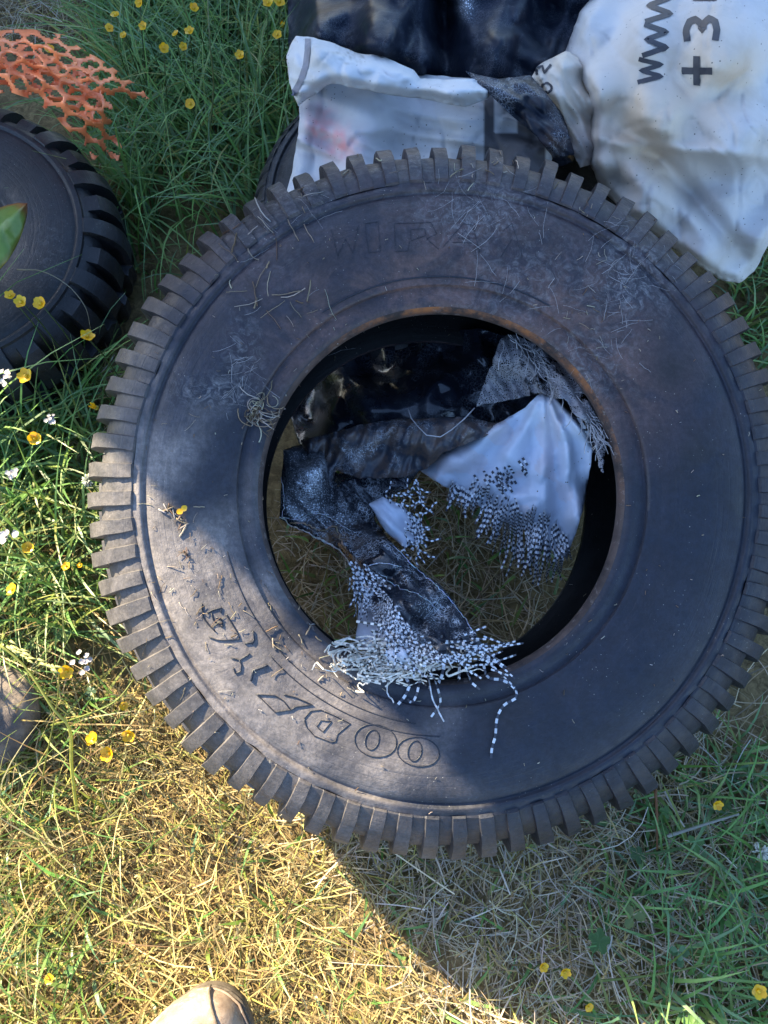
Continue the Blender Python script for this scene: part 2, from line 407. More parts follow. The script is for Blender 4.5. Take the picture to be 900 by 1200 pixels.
letter([zz([(150, 30), (155, 95), (185, 135), (215, 165)])], .0010, 'peeling_flake', .001)
letter([zz([(390, 225), (400, 205), (395, 160)]), zz([(355, 222), (400, 215)])], .0012, 'peeling_flake', .001)
# the faint worn word above the hole
letter([[(388, 268), (396, 300), (405, 280), (414, 297), (420, 263)]], .00035)
letter([[(428, 262), (432, 296), (446, 295), (443, 260), (428, 262)]], .00035)
letter([[(464, 295), (462, 262), (505, 261), (512, 274), (500, 280), (514, 292)], [(482, 282), (481, 269), (498, 268), (499, 276), (482, 282)], [(464, 295), (478, 294), (480, 284)]], .00035)
letter([[(518, 291), (543, 262), (554, 264), (562, 296)], [(530, 284), (556, 285)], [(537, 279), (546, 270), (550, 280), (537, 279)]], .00035)
letter([[(590, 270), (600, 262), (612, 300)], [(586, 302), (600, 280)]], .00035)
# ridges moulded in the sidewall
def arc_ridge(r0, a0, a1, rad):
    b = MB(); pts = []
    for i in range(60):
        a = R(a0 + (a1 - a0) * i / 59); p = deform_main(Vector((r0 * math.cos(a), r0 * math.sin(a), .3)), r0)
        w0 = (Matrix.Translation(TB) @ TROT.to_4x4()) @ p; h = BT.ray_cast(w0, -TN)
        if h[0] is not None: pts.append(h[0] + TN * rad * .3)
    b.tube(pts, rad, 5, (0, 0, 0)); b.build('moulded_ridge', M['tyre'], main_tyre)
arc_ridge(.312, 195, 262, .0008); arc_ridge(.326, 222, 268, .0008); arc_ridge(.30, 60, 125, .0012)

# ------------------------------------------------------------------ sheets of plastic and cloth
def inside(poly, U, V):
    x = np.array([p[0] for p in poly]); y = np.array([p[1] for p in poly]); r = np.zeros(U.shape, bool); j = len(poly) - 1
    for i in range(len(poly)):
        c = ((y[i] > V) != (y[j] > V)) & (U < (x[j] - x[i]) * (V - y[i]) / (y[j] - y[i] + 1e-12) + x[i]); r ^= c; j = i
    return r
def near_poly(poly, U, V):
    best = np.full(U.shape, 1e9); bx = U.copy(); by = V.copy()
    for (a, b), (c, d) in zip(poly, poly[1:] + poly[:1]):
        dx, dy = c - a, d - b; t = np.clip(((U - a) * dx + (V - b) * dy) / (dx * dx + dy * dy + 1e-9), 0, 1)
        qx, qy = a + t * dx, b + t * dy; dd = np.hypot(U - qx, V - qy); m = dd < best
        best[m] = dd[m]; bx[m] = qx[m]; by[m] = qy[m]
    return best, bx, by
def rough_poly(poly, amp, step=6, seed=0):
    out = []
    for (a, b), (c, d) in zip(poly, poly[1:] + poly[:1]):
        k = max(1, int(math.hypot(c - a, d - b) / step))
        for i in range(k):
            x, y = a + (c - a) * i / k, b + (d - b) * i / k
            n = mnoise.noise_vector(Vector((x / 11, y / 11, seed))); n2 = mnoise.noise_vector(Vector((x / 40, y / 40, seed + 5)))
            out.append((x + amp * (n.x + n2.x), y + amp * (n.y + n2.y)))
    return out
def idw(ctrl, U, V):
    num = np.zeros(U.shape); den = np.zeros(U.shape)
    for a, b, z in ctrl:
        w = 1 / ((U - a) ** 2 + (V - b) ** 2 + 60) ** 1.5; num += w * z; den += w
    return num / den
def crumple(u, v, sc, seed, warp=.35):
    p = Vector((u / sc, v / sc, seed)); p += mnoise.noise_vector(p * .8) * warp
    d = mnoise.voronoi(Vector((p.x, p.y, seed)))[0]
    return min(1., (d[1] - d[0]) * 1.4)
def facet(u, v, sc, seed, k=9., warp=.25):
    """crumpled film: flat triangles meeting in sharp creases, -1 .. 1"""
    q = mnoise.noise_vector(Vector((u / sc * .6, v / sc * .6, seed))); a, b = rot2(u / sc, v / sc, seed * 37 % 90); a += q.x * .45; b += q.y * .45
    i, j = math.floor(a), math.floor(b); x, y = a - i, b - j
    h = lambda di, dj: cellh(i + di, j + dj, seed)
    if cellh(i, j, seed + 50) > 0:
        return h(0, 0) + (h(1, 0) - h(0, 0)) * x + (h(1, 1) - h(1, 0)) * y if x > y else h(0, 0) + (h(0, 1) - h(0, 0)) * y + (h(1, 1) - h(0, 1)) * x
    if x + y < 1: return h(0, 0) + (h(1, 0) - h(0, 0)) * x + (h(0, 1) - h(0, 0)) * y
    return h(1, 1) + (h(0, 1) - h(1, 1)) * (1 - x) + (h(1, 0) - h(1, 1)) * (1 - y)
def crease(u, v, sc, seed, w=.07): return -max(0., 1 - abs(mnoise.noise(Vector((u / sc, v / sc * .7, seed)))) / w)
def ridge(u, v, su, sv, seed):
    return 1 - abs(mnoise.noise(Vector((u / su, v / sv, seed)))) * 2
def rot2(u, v, deg):
    c, s = math.cos(R(deg)), math.sin(R(deg)); return u * c + v * s, -u * s + v * c
def sheet(name, poly, ctrl, mat, parent, step=4, wr=None, thick=.0012, drop=0., dropw=14., col=None, hole=None, rough=1.5, seed=1):
    poly = rough_poly(poly, rough, 6, seed) if rough else list(poly)
    x0 = min(p[0] for p in poly) - step; x1 = max(p[0] for p in poly) + step; y0 = min(p[1] for p in poly) - step; y1 = max(p[1] for p in poly) + step
    nx = int((x1 - x0) / step) + 2; ny = int((y1 - y0) / step) + 2
    gx = x0 + np.arange(nx) * step; gy = y0 + np.arange(ny) * step
    U, V = np.meshgrid(gx, gy); CU, CV = U[:-1, :-1] + step / 2, V[:-1, :-1] + step / 2
    keep = inside(poly, CU, CV)
    if hole is not None: keep &= ~hole(CU, CV)
    full = np.zeros((ny + 1, nx + 1), int); kp = np.pad(keep, 1)
    cnt = kp[:-1, :-1].astype(int) + kp[1:, :-1] + kp[:-1, 1:] + kp[1:, 1:]
    D, BX, BY = near_poly(poly, U, V)
    bnd = (cnt > 0) & (cnt < 4) & (D < step * 1.2)
    U = np.where(bnd, BX, U); V = np.where(bnd, BY, V); D = np.where(bnd, 0, D)
    Z = idw(ctrl, U, V)
    if drop: Z = Z - drop * np.exp(-(D / dropw) ** 2)
    idx = -np.ones((ny, nx), int); b = MB(); vs = []; cols = []
    for i in range(ny):
        for j in range(nx):
            if cnt[i, j]:
                u, v = U[i, j], V[i, j]; z = Z[i, j] + (wr(u, v) if wr else 0)
                idx[i, j] = len(vs); vs.append(gp(u, v, z)); cols.append(col(u, v) if col else (0, 0, 0))
    fs = [(idx[i, j], idx[i + 1, j], idx[i + 1, j + 1], idx[i, j + 1]) for i in range(ny - 1) for j in range(nx - 1) if keep[i, j]]
    b.add(vs, [tuple(int(k) for k in f) for f in fs], cols)
    o = b.build(name, mat, parent)
    so = o.modifiers.new('thickness', 'SOLIDIFY'); so.thickness = thick; so.offset = -1
    return o
def ell(u, v, a, b, rx, ry, w=1.): return w * math.exp(-((u - a) / rx) ** 2 - ((v - b) / ry) ** 2)

def ribbon_on(T, poly, wpx, name, parent, mat, lift=.0012):
    b = MB(); pts = []
    for (a, c), (d, e) in zip(poly[:-1], poly[1:]):
        k = max(1, int(math.hypot(d - a, e - c) / 2.5))
        for i in range(k): pts.append((a + (d - a) * i / k, c + (e - c) * i / k))
    pts.append(poly[-1]); vs = []
    for i, (x, y) in enumerate(pts):
        a = pts[max(i - 1, 0)]; c = pts[min(i + 1, len(pts) - 1)]; tx, ty = c[0] - a[0], c[1] - a[1]; l = math.hypot(tx, ty) + 1e-9
        nx, ny = -ty / l * wpx / 2, tx / l * wpx / 2
        for s in (-1, 0, 1):
            p, n = hit(T, x + nx * s, y + ny * s)
            if p is None: p, n = hit(T, x, y)
            if p is None: p = gp(x, y, .45); n = Vector((0, 0, 1))
            vs.append(p + n * lift)
    fs = []
    for i in range(len(pts) - 1):
        for s in (0, 1): fs.append((i * 3 + s, i * 3 + s + 1, (i + 1) * 3 + s + 1, (i + 1) * 3 + s))
    b.add(vs, fs, (.1, .1, .1)); return b.build(name, mat, parent)
# --- black plastic heap at the top
hp = thing('black_plastic_sheet', 'crumpled black plastic sheet heaped above the white torn bag at the top', 'plastic sheet', gp(540, 20, .2))
def heap_w(u, v):
    a, b = rot2(u, v, 25)
    return .030 * facet(u, v, 44, 3.1) + .010 * facet(u, v, 19, 8.2) + .004 * crease(u, v, 45, 4.1, .1) + .022 * ridge(*rot2(u, v, 18), 40, 190, 2.2) - .13 * ell(u, v, 520, 20, 17, 75) - .05 * ell(u, v, 640, 10, 25, 60)
sheet('sheet', [(336, -190), (735, -190), (728, 40), (690, 95), (672, 130), (672, 190), (610, 205), (420, 190), (350, 110), (338, 60)],
      [(345, 20, .26), (380, 30, .37), (450, 40, .42), (500, 60, .36), (600, 50, .41), (700, 40, .34), (660, 150, .35), (600, 180, .27), (560, 140, .29), (450, 150, .21), (500, 120, .27), (420, 110, .24), (360, 90, .22), (360, -150, .2), (550, -160, .3), (720, -160, .2), (480, -60, .42), (620, -60, .42)],
      M['black_plastic'], hp, 3.5, heap_w, .001, .06, 14, col=lambda u, v: (.10, 1.8 * ell(u, v, 545, 6, 9, 12), 0), seed=3)
st = thing('black_plastic_strip', 'torn strip of black plastic twisted between the two white bags', 'plastic strip', gp(620, 140, .3))
sheet('strip', [(545, 84), (585, 92), (622, 88), (640, 108), (660, 135), (674, 182), (648, 186), (628, 160), (604, 138), (575, 112)],
      [(545, 88, .425), (585, 98, .43), (630, 110, .42), (665, 150, .40), (672, 185, .36), (620, 150, .41)], M['black_plastic'], st, 2.5,
      lambda u, v: .012 * facet(u, v, 18, 5.5) + .014 * ridge(*rot2(u, v, 45), 60, 12, 4.), .001, .015, 5, col=lambda u, v: (.4, .5 * ell(u, v, 585, 105, 20, 10), .4 * ell(u, v, 650, 160, 14, 14)), seed=5)
# --- white torn bag under the truck tyre's far edge
wb = thing('torn_white_bag', 'torn white plastic bag with faded pink print, folded over behind the truck tyre', 'bag', gp(450, 150, .25))
def wb_col(u, v):
    c = np.array((.52, .51, .51)) * 1.0
    pk = max(ell(u, v, 375, 148, 16, 24), ell(u, v, 400, 172, 22, 16), ell(u, v, 392, 160, 16, 16)) * (.5 + .5 * mnoise.noise(Vector((u / 7, v / 7, 1))))
    pk = min(1, max(0, pk * 1.5)); c = c * (1 - pk) + np.array((.72, .33, .33)) * pk
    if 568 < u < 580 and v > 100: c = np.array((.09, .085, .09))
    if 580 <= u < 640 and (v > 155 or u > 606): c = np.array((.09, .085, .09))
    return tuple(c)
sheet('bag_body', [(350, 95), (420, 80), (560, 92), (606, 112), (634, 140), (650, 175), (640, 215), (480, 225), (330, 250), (344, 190), (352, 140)],
      [(355, 130, .33), (350, 200, .27), (420, 130, .345), (480, 190, .30), (560, 130, .37), (560, 200, .32), (630, 160, .36), (640, 205, .33)], M['woven'], wb, 3,
      lambda u, v: .014 * ridge(*rot2(u, v, 20), 90, 24, 3.) + .010 * facet(u, v, 36, 2.) + .004 * crease(u, v, 40, 3.2, .09), .0012, .012, 6, col=wb_col, seed=8)
def wf_col(u, v):
    x, y = u, v
    d = ell(u, v, 412, 62, 18, 12) * max(0, mnoise.noise(Vector((u / 4, v / 4, 3)))) * 1.5
    return tuple(np.array((.60, .60, .60)) * (1 - min(.8, d)) + np.array((.12, .11, .06)) * min(.8, d))
wfold = sheet('folded_edge', [(346, 42), (362, 43), (392, 50), (415, 60), (450, 66), (486, 82), (492, 92), (520, 94), (556, 92), (580, 104), (572, 116), (545, 126), (505, 118), (462, 112), (420, 104), (388, 98), (366, 112), (350, 124), (338, 96), (335, 66)],
      [(345, 60, .38), (345, 110, .37), (380, 60, .43), (400, 90, .425), (470, 80, .44), (480, 108, .415), (545, 100, .455), (545, 122, .43), (450, 68, .43)], M['woven'], wb, 2.5,
      lambda u, v: .012 * ridge(*rot2(u, v, 15), 70, 18, 7.) + .009 * facet(u, v, 22, 4.) + .004 * crease(u, v, 30, 6.2, .1), .0015, .035, 7, col=wf_col, seed=9)
ribbon_on(bvh([wfold]), [(361, 46), (361, 60), (359, 76), (354, 92), (347, 106), (341, 112)], 7, 'grey_band', wb, plain('grey_band_ink', (.22, .22, .25), .6, .3, .2))
# --- the big white sack with print
ws = thing('white_sack', 'large white woven sack with grey printed letters, sagging beside the black plastic', 'sack', gp(800, 150, .2))
def sack_w(u, v):
    return (.009 * ridge(*rot2(u, v, -25), 120, 60, 1.3) + .011 * facet(u, v, 75, 6.1) + .006 * facet(u, v, 30, 9.1) + .004 * crease(u, v, 70, 2.2) + .003 * crease(u, v, 34, 5.2, .09)
            - .05 * ell(*rot2(u - 815, v - 235, 50), 0, 0, 95, 14) + .018 * ell(*rot2(u - 800, v - 175, 6), 0, 0, 110, 8))
def sack_c(u, v):
    cr = min(.95, max(0, .12 + .85 * ell(u, v, 760, 130, 80, 90) + .5 * ell(u, v, 850, 80, 40, 60) + .25 * mnoise.noise(Vector((u / 50, v / 50, 2)))))
    return tuple(np.array((.54, .54, .55)) * (1 - cr) + np.array((.60, .48, .36)) * cr)
sack_body = sheet('sack_body', [(700, -12), (740, -60), (820, -160), (1010, -160), (1010, 180), (930, 250), (905, 280), (884, 318), (866, 332), (846, 330), (812, 306), (780, 284), (736, 252), (704, 222), (690, 190), (692, 150), (690, 110), (676, 84), (660, 66), (668, 44), (680, 14)],
      [(665, 66, .40), (692, 150, .39), (700, 20, .43), (700, 100, .445), (700, 180, .37), (760, 40, .50), (770, 130, .47), (720, 225, .31), (790, 285, .27), (750, 200, .37), (850, 50, .52), (860, 150, .46), (830, 240, .33), (868, 325, .22), (900, 260, .30), (950, 100, .44), (1000, 60, .3), (1000, -140, .3), (820, -140, .3), (720, -20, .38), (900, -60, .5)],
      M['woven'], ws, 3, sack_w, .0015, .05, 7, col=sack_c, seed=11)
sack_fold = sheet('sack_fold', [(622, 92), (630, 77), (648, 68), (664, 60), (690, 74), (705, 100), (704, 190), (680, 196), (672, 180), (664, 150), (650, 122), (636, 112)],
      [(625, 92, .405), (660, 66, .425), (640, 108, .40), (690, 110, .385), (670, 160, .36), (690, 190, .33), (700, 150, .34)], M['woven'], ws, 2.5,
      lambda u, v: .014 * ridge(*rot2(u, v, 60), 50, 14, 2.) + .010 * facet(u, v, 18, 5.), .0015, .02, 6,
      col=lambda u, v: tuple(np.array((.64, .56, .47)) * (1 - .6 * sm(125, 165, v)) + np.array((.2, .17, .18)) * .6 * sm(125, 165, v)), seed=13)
BS = bvh([sack_body]); BF_ = bvh([sack_fold])
def wletter(y0, y1, xa=746, xb=783):
    q = (y0 - y1) / 4.0
    return [(xa, y0), (xb, y0 - q), (xa + 4, y0 - 2 * q), (xb, y0 - 3 * q), (xa + 2, y1)]
ribbon_on(BS, wletter(97, 69, 747, 775), 5.5, 'printed_letter', ws, M['ink'])
ribbon_on(BS, wletter(65, 29, 753, 781), 6, 'printed_letter', ws, M['ink'])
ribbon_on(BS, wletter(26, -12, 756, 786), 6, 'printed_letter', ws, M['ink'])
pl = ribbon_on(BS, [(799, 83), (835, 83)], 8, 'printed_plus', ws, M['ink']); ribbon_on(BS, [(817, 66), (817, 101)], 8, 'printed_plus', ws, M['ink'], .0016)
ribbon_on(BS, [(806, 49), (804, 36), (808, 26), (815, 23), (821, 28), (823, 36), (825, 28), (831, 22), (838, 26), (840, 36), (838, 48)], 8, 'printed_figure', ws, M['ink'])
ribbon_on(BS, [(812, -2), (840, -2)], 7, 'printed_figure', ws, M['ink'])
ribbon_on(BF_, oval(641, 103, 6, 5, 20), 3, 'printed_letter', ws, M['ink']); ribbon_on(BF_, [(630, 88), (628, 80), (636, 78), (638, 86), (646, 76)], 3, 'printed_letter', ws, M['ink'])

# ------------------------------------------------------------------ what hangs in the hole
def strand(b, pts, w, dash, ca, cb, jit=.0):
    """a woven tape, light and dark by turns"""
    pts = [Vector(p) for p in pts]; dist = 0; k = len(pts)
    # resample
    L_ = [0]
    for a, c in zip(pts[:-1], pts[1:]): L_.append(L_[-1] + (c - a).length)
    n = max(2, int(L_[-1] / dash)); P = []
    for i in range(n + 1):
        s = L_[-1] * i / n; j = 0
        while j < k - 2 and L_[j + 1] < s: j += 1
        f = (s - L_[j]) / max(1e-9, L_[j + 1] - L_[j]); P.append(pts[j].lerp(pts[j + 1], min(1, f)))
    tw = random.uniform(-1.2, 1.2)
    for i in range(n):
        t = P[i + 1] - P[i]; side = t.cross(Vector((tw, -.3, 1)))
        if side.length < 1e-9: continue
        side = side.normalized() * w / 2; up = side.cross(t).normalized() * w * .05
        jt = random.uniform(.72, 1.08); c = tuple(x * jt for x in (ca if i % 2 == 0 else cb))
        ww = 1 if i % 2 == 0 else .9
        v = [P[i] - side * ww + up, P[i] + side * ww + up, P[i + 1] + side * ww + up, P[i + 1] - side * ww + up,
             P[i] - side * ww - up, P[i] + side * ww - up, P[i + 1] + side * ww - up, P[i + 1] - side * ww - up]
        b.add(v, [(0, 1, 2, 3), (7, 6, 5, 4), (0, 4, 5, 1), (1, 5, 6, 2), (2, 6, 7, 3), (3, 7, 4, 0)], c)
WHT, DRK = (.60, .63, .68), (.035, .038, .055)
def interp_edge(poly, t):
    L_ = [0]
    for a, c in zip(poly[:-1], poly[1:]): L_.append(L_[-1] + math.hypot(c[0] - a[0], c[1] - a[1]))
    s = t * L_[-1]; j = 0
    while j < len(poly) - 2 and L_[j + 1] < s: j += 1
    f = (s - L_[j]) / max(1e-9, L_[j + 1] - L_[j]); return (poly[j][0] + (poly[j + 1][0] - poly[j][0]) * f, poly[j][1] + (poly[j + 1][1] - poly[j][1]) * f)

# black plastic lying in the back of the hole
bi = thing('black_plastic_lining', 'dark crumpled plastic lying in the far side of the tyre hole', 'plastic sheet', gp(470, 450, .1))
sheet('lining', [(335, 470), (372, 440), (420, 410), (470, 392), (560, 385), (620, 400), (690, 440), (700, 500), (600, 500), (540, 520), (470, 545), (400, 540), (350, 520)],
      [(350, 490, .15), (420, 430, .22), (470, 420, .27), (540, 410, .27), (600, 430, .28), (680, 460, .26), (440, 480, .26), (530, 480, .27), (480, 520, .25), (400, 500, .23)], M['film'], bi, 2.5,
      lambda u, v: .034 * facet(u, v, 42, 4.4) + .011 * facet(u, v, 18, 1.7), .001, .0, 8, col=lambda u, v: (.12, 0, 0), seed=21)
gs = thing('grey_plastic_strip', 'creased dusty grey plastic strip lying across the middle of the tyre hole', 'plastic strip', gp(460, 520, .1))
sheet('strip', [(352, 516), (385, 508), (420, 498), (460, 492), (505, 490), (545, 488), (580, 496), (600, 492), (560, 515), (520, 530), (500, 548), (470, 560), (420, 560), (395, 552), (388, 566), (372, 545)],
      [(360, 520, .27), (420, 510, .31), (480, 505, .33), (550, 500, .33), (590, 495, .33), (420, 555, .26), (480, 550, .27), (380, 545, .26)], M['grey_plastic'], gs, 2.,
      lambda u, v: .010 * ridge(*rot2(u, v, 20), 12, 80, 6.) + .014 * facet(u, v, 22, 2.6), 
      .001, .008, 5, col=lambda u, v: (.45 + 2 * ell(u, v, 420, 530, 25, 8), 2.2 * ell(u, v, 418, 533, 9, 7), .35), seed=22)
# twisted torn sack: worn black plastic running down over the near bead
tw = thing('torn_black_sack', 'torn black sack worn white along its creases, trailing over the near rim', 'sack', gp(450, 650, .15))
def tw_w(u, v):
    a, b = rot2(u, v, 45)
    return .008 * ridge(a, b, 120, 11, 5.5) + .022 * facet(u, v, 27, 7.7) + .007 * facet(u, v, 12, 2.7) - .025 * ell(u, v, 388, 560, 6, 45)
sheet('twisted_sheet', [(332, 528), (352, 520), (376, 528), (388, 548), (396, 555), (440, 548), (500, 540), (478, 572), (440, 588), (438, 610), (462, 640), (482, 660), (510, 680), (534, 706), (552, 738), (570, 762), (540, 776), (500, 778), (462, 742), (440, 706), (418, 672), (400, 646), (372, 632), (345, 618), (328, 608), (330, 570)],
      [(335, 540, .26), (335, 605, .24), (370, 560, .30), (385, 600, .24), (400, 560, .22), (470, 555, .24), (430, 600, .22), (400, 640, .25), (450, 660, .29), (480, 670, .28), (470, 720, .33), (530, 720, .31), (520, 770, .36), (560, 760, .345), (470, 745, .33)], M['film'], tw, 2., tw_w, .0010, .012, 5,
      col=lambda u, v: (1.0 * (1 if v > 590 or u < 390 else .6), 1.8 * ell(u, v, 352, 570, 30, 38) + 1.2 * ell(u, v, 395, 610, 20, 14) + .5 * ell(u, v, 505, 715, 26, 20), 1.0 * ell(u, v, 385, 630, 35, 12) + .8 * ell(u, v, 420, 675, 14, 26)), seed=23)
# light scraps and chequered frayed tapes on it
sc1 = sheet('woven_scrap', [(432, 590), (448, 582), (470, 590), (490, 610), (494, 632), (474, 642), (452, 624)], [(440, 590, .285), (490, 615, .27), (470, 640, .27), (450, 610, .29)], M['woven'], tw, 2.5,
      lambda u, v: .012 * ridge(*rot2(u, v, 50), 80, 9, 1.), .001, .01, 5, col=lambda u, v: (.42, .47, .57), seed=24)
sc2 = sheet('woven_scrap', [(420, 706), (440, 700), (470, 722), (490, 752), (480, 776), (440, 774), (416, 752)], [(425, 710, .25), (420, 750, .28), (470, 770, .365), (480, 740, .32)], M['woven'], tw, 2.5,
      lambda u, v: .006 * ridge(*rot2(u, v, 60), 60, 14, 1.), .001, .01, 5, col=lambda u, v: (.52, .56, .66), seed=25)
def zt(u, v):                                                  # height of the twisted sack's fringe
    return float(idw([(335, 560, .30), (440, 600, .285), (480, 640, .28), (430, 700, .285), (470, 720, .345), (530, 740, .345), (520, 772, .375), (440, 770, .36), (400, 770, .355), (600, 768, .35)], np.array(float(u)), np.array(float(v))))
def torn_edge(nm, poly, r, col, amp, dz):
    b = MB(); P = spline(poly, len(poly) * 9); pts = []
    for k, (u, v) in enumerate(P):
        n_ = mnoise.noise_vector(Vector((u / 5, v / 5, 2))); uu, vv = u + n_.x * amp, v + n_.y * amp
        pts.append(gp(uu, vv, float(idw(TWC, np.array(float(uu)), np.array(float(vv)))) + tw_w(uu, vv) + dz))
    for a, c, k in zip(pts[:-1], pts[1:], range(len(pts))):
        rr = r * (.35 + 1.1 * abs(mnoise.noise(Vector((k * .45, r * 999, 1))))); b.tube([a, c + (c - a) * .3], rr, 5, tuple(x * random.uniform(.8, 1.1) for x in col))
    o_ = b.build(nm, M['strand'], tw); o_['kind'] = 'stuff'
TWC = [(335, 540, .26), (335, 605, .24), (370, 560, .30), (385, 600, .24), (400, 560, .22), (470, 555, .24), (430, 600, .22), (400, 640, .25), (450, 660, .29), (480, 670, .28), (470, 720, .33), (530, 720, .31), (520, 770, .36), (560, 760, .345), (470, 745, .33)]
torn_edge('torn_edge', [(329, 606), (342, 616), (356, 622), (374, 632), (390, 640), (402, 650), (412, 664), (422, 678), (432, 692)], .0020, (.62, .56, .48), 2.5, .001)
torn_edge('torn_edge', [(340, 612), (360, 616), (378, 622), (392, 616), (398, 628), (404, 642)], .0016, (.42, .27, .17), 3., .003)
torn_edge('pale_crease', [(330, 560), (333, 590), (332, 606), (350, 608), (366, 602), (382, 604), (395, 612), (410, 622)], .0011, (.62, .65, .70), 2., .002)
torn_edge('pale_crease', [(428, 664), (448, 660), (470, 664)], .0010, (.60, .63, .68), 1., .003)
torn_edge('pale_crease', [(462, 640), (490, 668), (516, 690), (538, 716), (556, 742)], .0010, (.45, .52, .64), 2., .001)
torn_edge('pale_crease', [(444, 672), (470, 690), (496, 700), (520, 722)], .0007, (.5, .55, .62), 3., .002)
fr = MB()
for i in range(170):                                            # tapes fanning over the lower end of the sack
    t = random.random(); u0, v0 = 415 + 60 * t + random.uniform(-15, 10), 668 + 78 * t + random.uniform(-14, 16)
    a = R(random.uniform(35, 80)); ln = random.uniform(14, 40); pts = []
    for k in range(6):
        u, v = u0 + math.cos(a) * ln * k / 5, v0 + math.sin(a) * ln * k / 5; a += random.uniform(-.18, .18)
        pts.append(gp(u, v, zt(u, v) + .008 + .004 * math.sin(k + i)))
    strand(fr, pts, .0025, .0044, WHT, DRK)
for i in range(80):
    u0, v0 = random.uniform(450, 585), random.gauss(766, 9); a = R(random.uniform(-25, 45)); ln = random.uniform(10, 34); pts = []
    for k in range(6):
        u, v = u0 + math.cos(a) * ln * k / 5, v0 + math.sin(a) * ln * k / 5; pts.append(gp(u, v, zt(u, v) + random.uniform(.004, .010)))
    strand(fr, pts, .0025, .0046, WHT, DRK)
for i in range(46):                                             # by the small upper scrap
    u0, v0 = random.choice([(random.uniform(455, 495), random.uniform(560, 592)), (random.uniform(470, 496), random.uniform(600, 645))]); a = R(random.uniform(20, 110)); pts = []
    for k in range(6):
        u, v = u0 + math.cos(a) * 24 * k / 5, v0 + math.sin(a) * 24 * k / 5; a += random.uniform(-.3, .3); pts.append(gp(u, v, zt(u, v) + .006 - .004 * k))
    strand(fr, pts, .0025, .0044, WHT, DRK)
o = fr.build('frayed_tapes', M['strand'], tw, False); o['kind'] = 'stuff'
# the pale tangle lying on the near bead
tg = MB()
for i in range(170):
    u0, v0 = random.gauss(455, 36), 774 + random.gauss(0, 8); a = random.uniform(0, 6.28); ln = random.uniform(16, 46); pts = []
    if u0 < 398 or u0 > 560: continue
    for k in range(7):
        u, v = u0 + math.cos(a) * ln * k / 6, v0 + .6 * math.sin(a) * ln * k / 6; a += random.uniform(-1.0, 1.0)
        p, n = hit(BT, u, v); z0 = p.z if p is not None and p.z > .25 else .335
        pts.append(gp(u, v, max(z0, .335) + random.uniform(.004, .022)))
    strand(tg, pts, random.uniform(.0012, .0034), .005, (.70, .66, .58), (.62, .58, .5) if random.random() < .75 else (.05, .045, .04))
o = tg.build('pale_tangle', M['strand'], tw, False); o['kind'] = 'stuff'
def lying(poly, lift=.003):
    pts = []
    P = spline(poly, max(8, len(poly) * 5))
    for u, v in P:
        p, n = hit(BT, u, v)
        if p is None or p.z < .2: p = gp(u, v, .345); n = TN
        pts.append(p + n * lift)
    return pts
for poly, w in (([(566, 778), (572, 795), (592, 798), (604, 808), (604, 818), (590, 826), (582, 842), (580, 862), (576, 876), (575, 888)], .0052),
                ([(458, 782), (478, 800), (476, 812), (463, 830)], .0055), ([(494, 790), (490, 806), (486, 818), (480, 826), (478, 818)], .005),
                ([(510, 800), (516, 822), (505, 840)], .005), ([(502, 798), (508, 822), (520, 846)], .003), ([(545, 780), (552, 800), (562, 808)], .005),
                ([(470, 788), (456, 796), (454, 812), (461, 824)], .0035), ([(520, 778), (518, 790), (514, 802)], .006), ([(538, 770), (538, 790), (537, 800)], .006)):
    b = MB(); strand(b, lying(poly), w * .72, .0065, WHT, DRK if w > .004 else (.5, .5, .5)); b.build('loose_tape', M['strand'], tw, False)
# the pale woven cloth hanging in the hole
pc = thing('frayed_woven_cloth', 'pale blue woven plastic cloth with a chequered frayed hem, hanging inside the tyre hole', 'cloth', gp(620, 600, .1))
cl_ctrl = [(492, 548, .23), (540, 515, .29), (590, 490, .33), (640, 464, .385), (680, 490, .37), (694, 530, .33), (690, 590, .27), (600, 570, .27), (560, 600, .22), (640, 640, .21), (600, 650, .17), (660, 690, .15), (620, 540, .31)]
def cl_w(u, v):
    a = math.atan2(v - 455, u - 640); return .011 * math.sin(a * 16 + .6 * mnoise.noise(Vector((u / 60, v / 60, 1)))*4) * min(1, math.hypot(u - 640, v - 455) / 90) + .007 * facet(u, v, 17, 1.1) + .003 * crease(u, v, 28, 8.2, .1)
cloth_poly = [(490, 550), (520, 530), (560, 508), (590, 492), (615, 478), (634, 460), (652, 466), (672, 486), (690, 508), (695, 528), (690, 560), (682, 600), (672, 632), (664, 655), (640, 640), (615, 622), (590, 612), (566, 596), (545, 582), (520, 570)]
sheet('cloth', cloth_poly, cl_ctrl, M['woven'], pc, 2.5, cl_w, .001, .006, 4, col=lambda u, v: (.50, .55, .65) if mnoise.noise(Vector((u / 35, v / 35, 9))) < .2 else (.52, .51, .57), seed=31)
fh = MB()
hem = [(528, 574), (548, 586), (568, 600), (592, 610), (616, 620), (640, 632), (664, 648)]
for i in range(150):
    t = (i + random.random()) / 150; u0, v0 = interp_edge(hem, t); v0 -= random.uniform(4, 34) * (1 if t > .2 else .4); ln = (random.uniform(30, 62) if t > .35 else random.uniform(14, 34)) * (1.1 if .5 < t < .85 else .85)
    a = R(92 + random.uniform(-14, 14) + (18 if t < .5 else 0)); pts = []; u, v = u0, v0
    for k in range(8):
        z = float(idw(cl_ctrl, np.array(u), np.array(v))) + cl_w(u, v) + .005 - max(0, k - 4) * .006
        pts.append(gp(u, v, max(.05, z))); u += math.cos(a) * ln / 7; v += math.sin(a) * ln / 7; a += random.uniform(-.12, .12)
    strand(fh, pts, .0034, .0048, WHT, DRK)
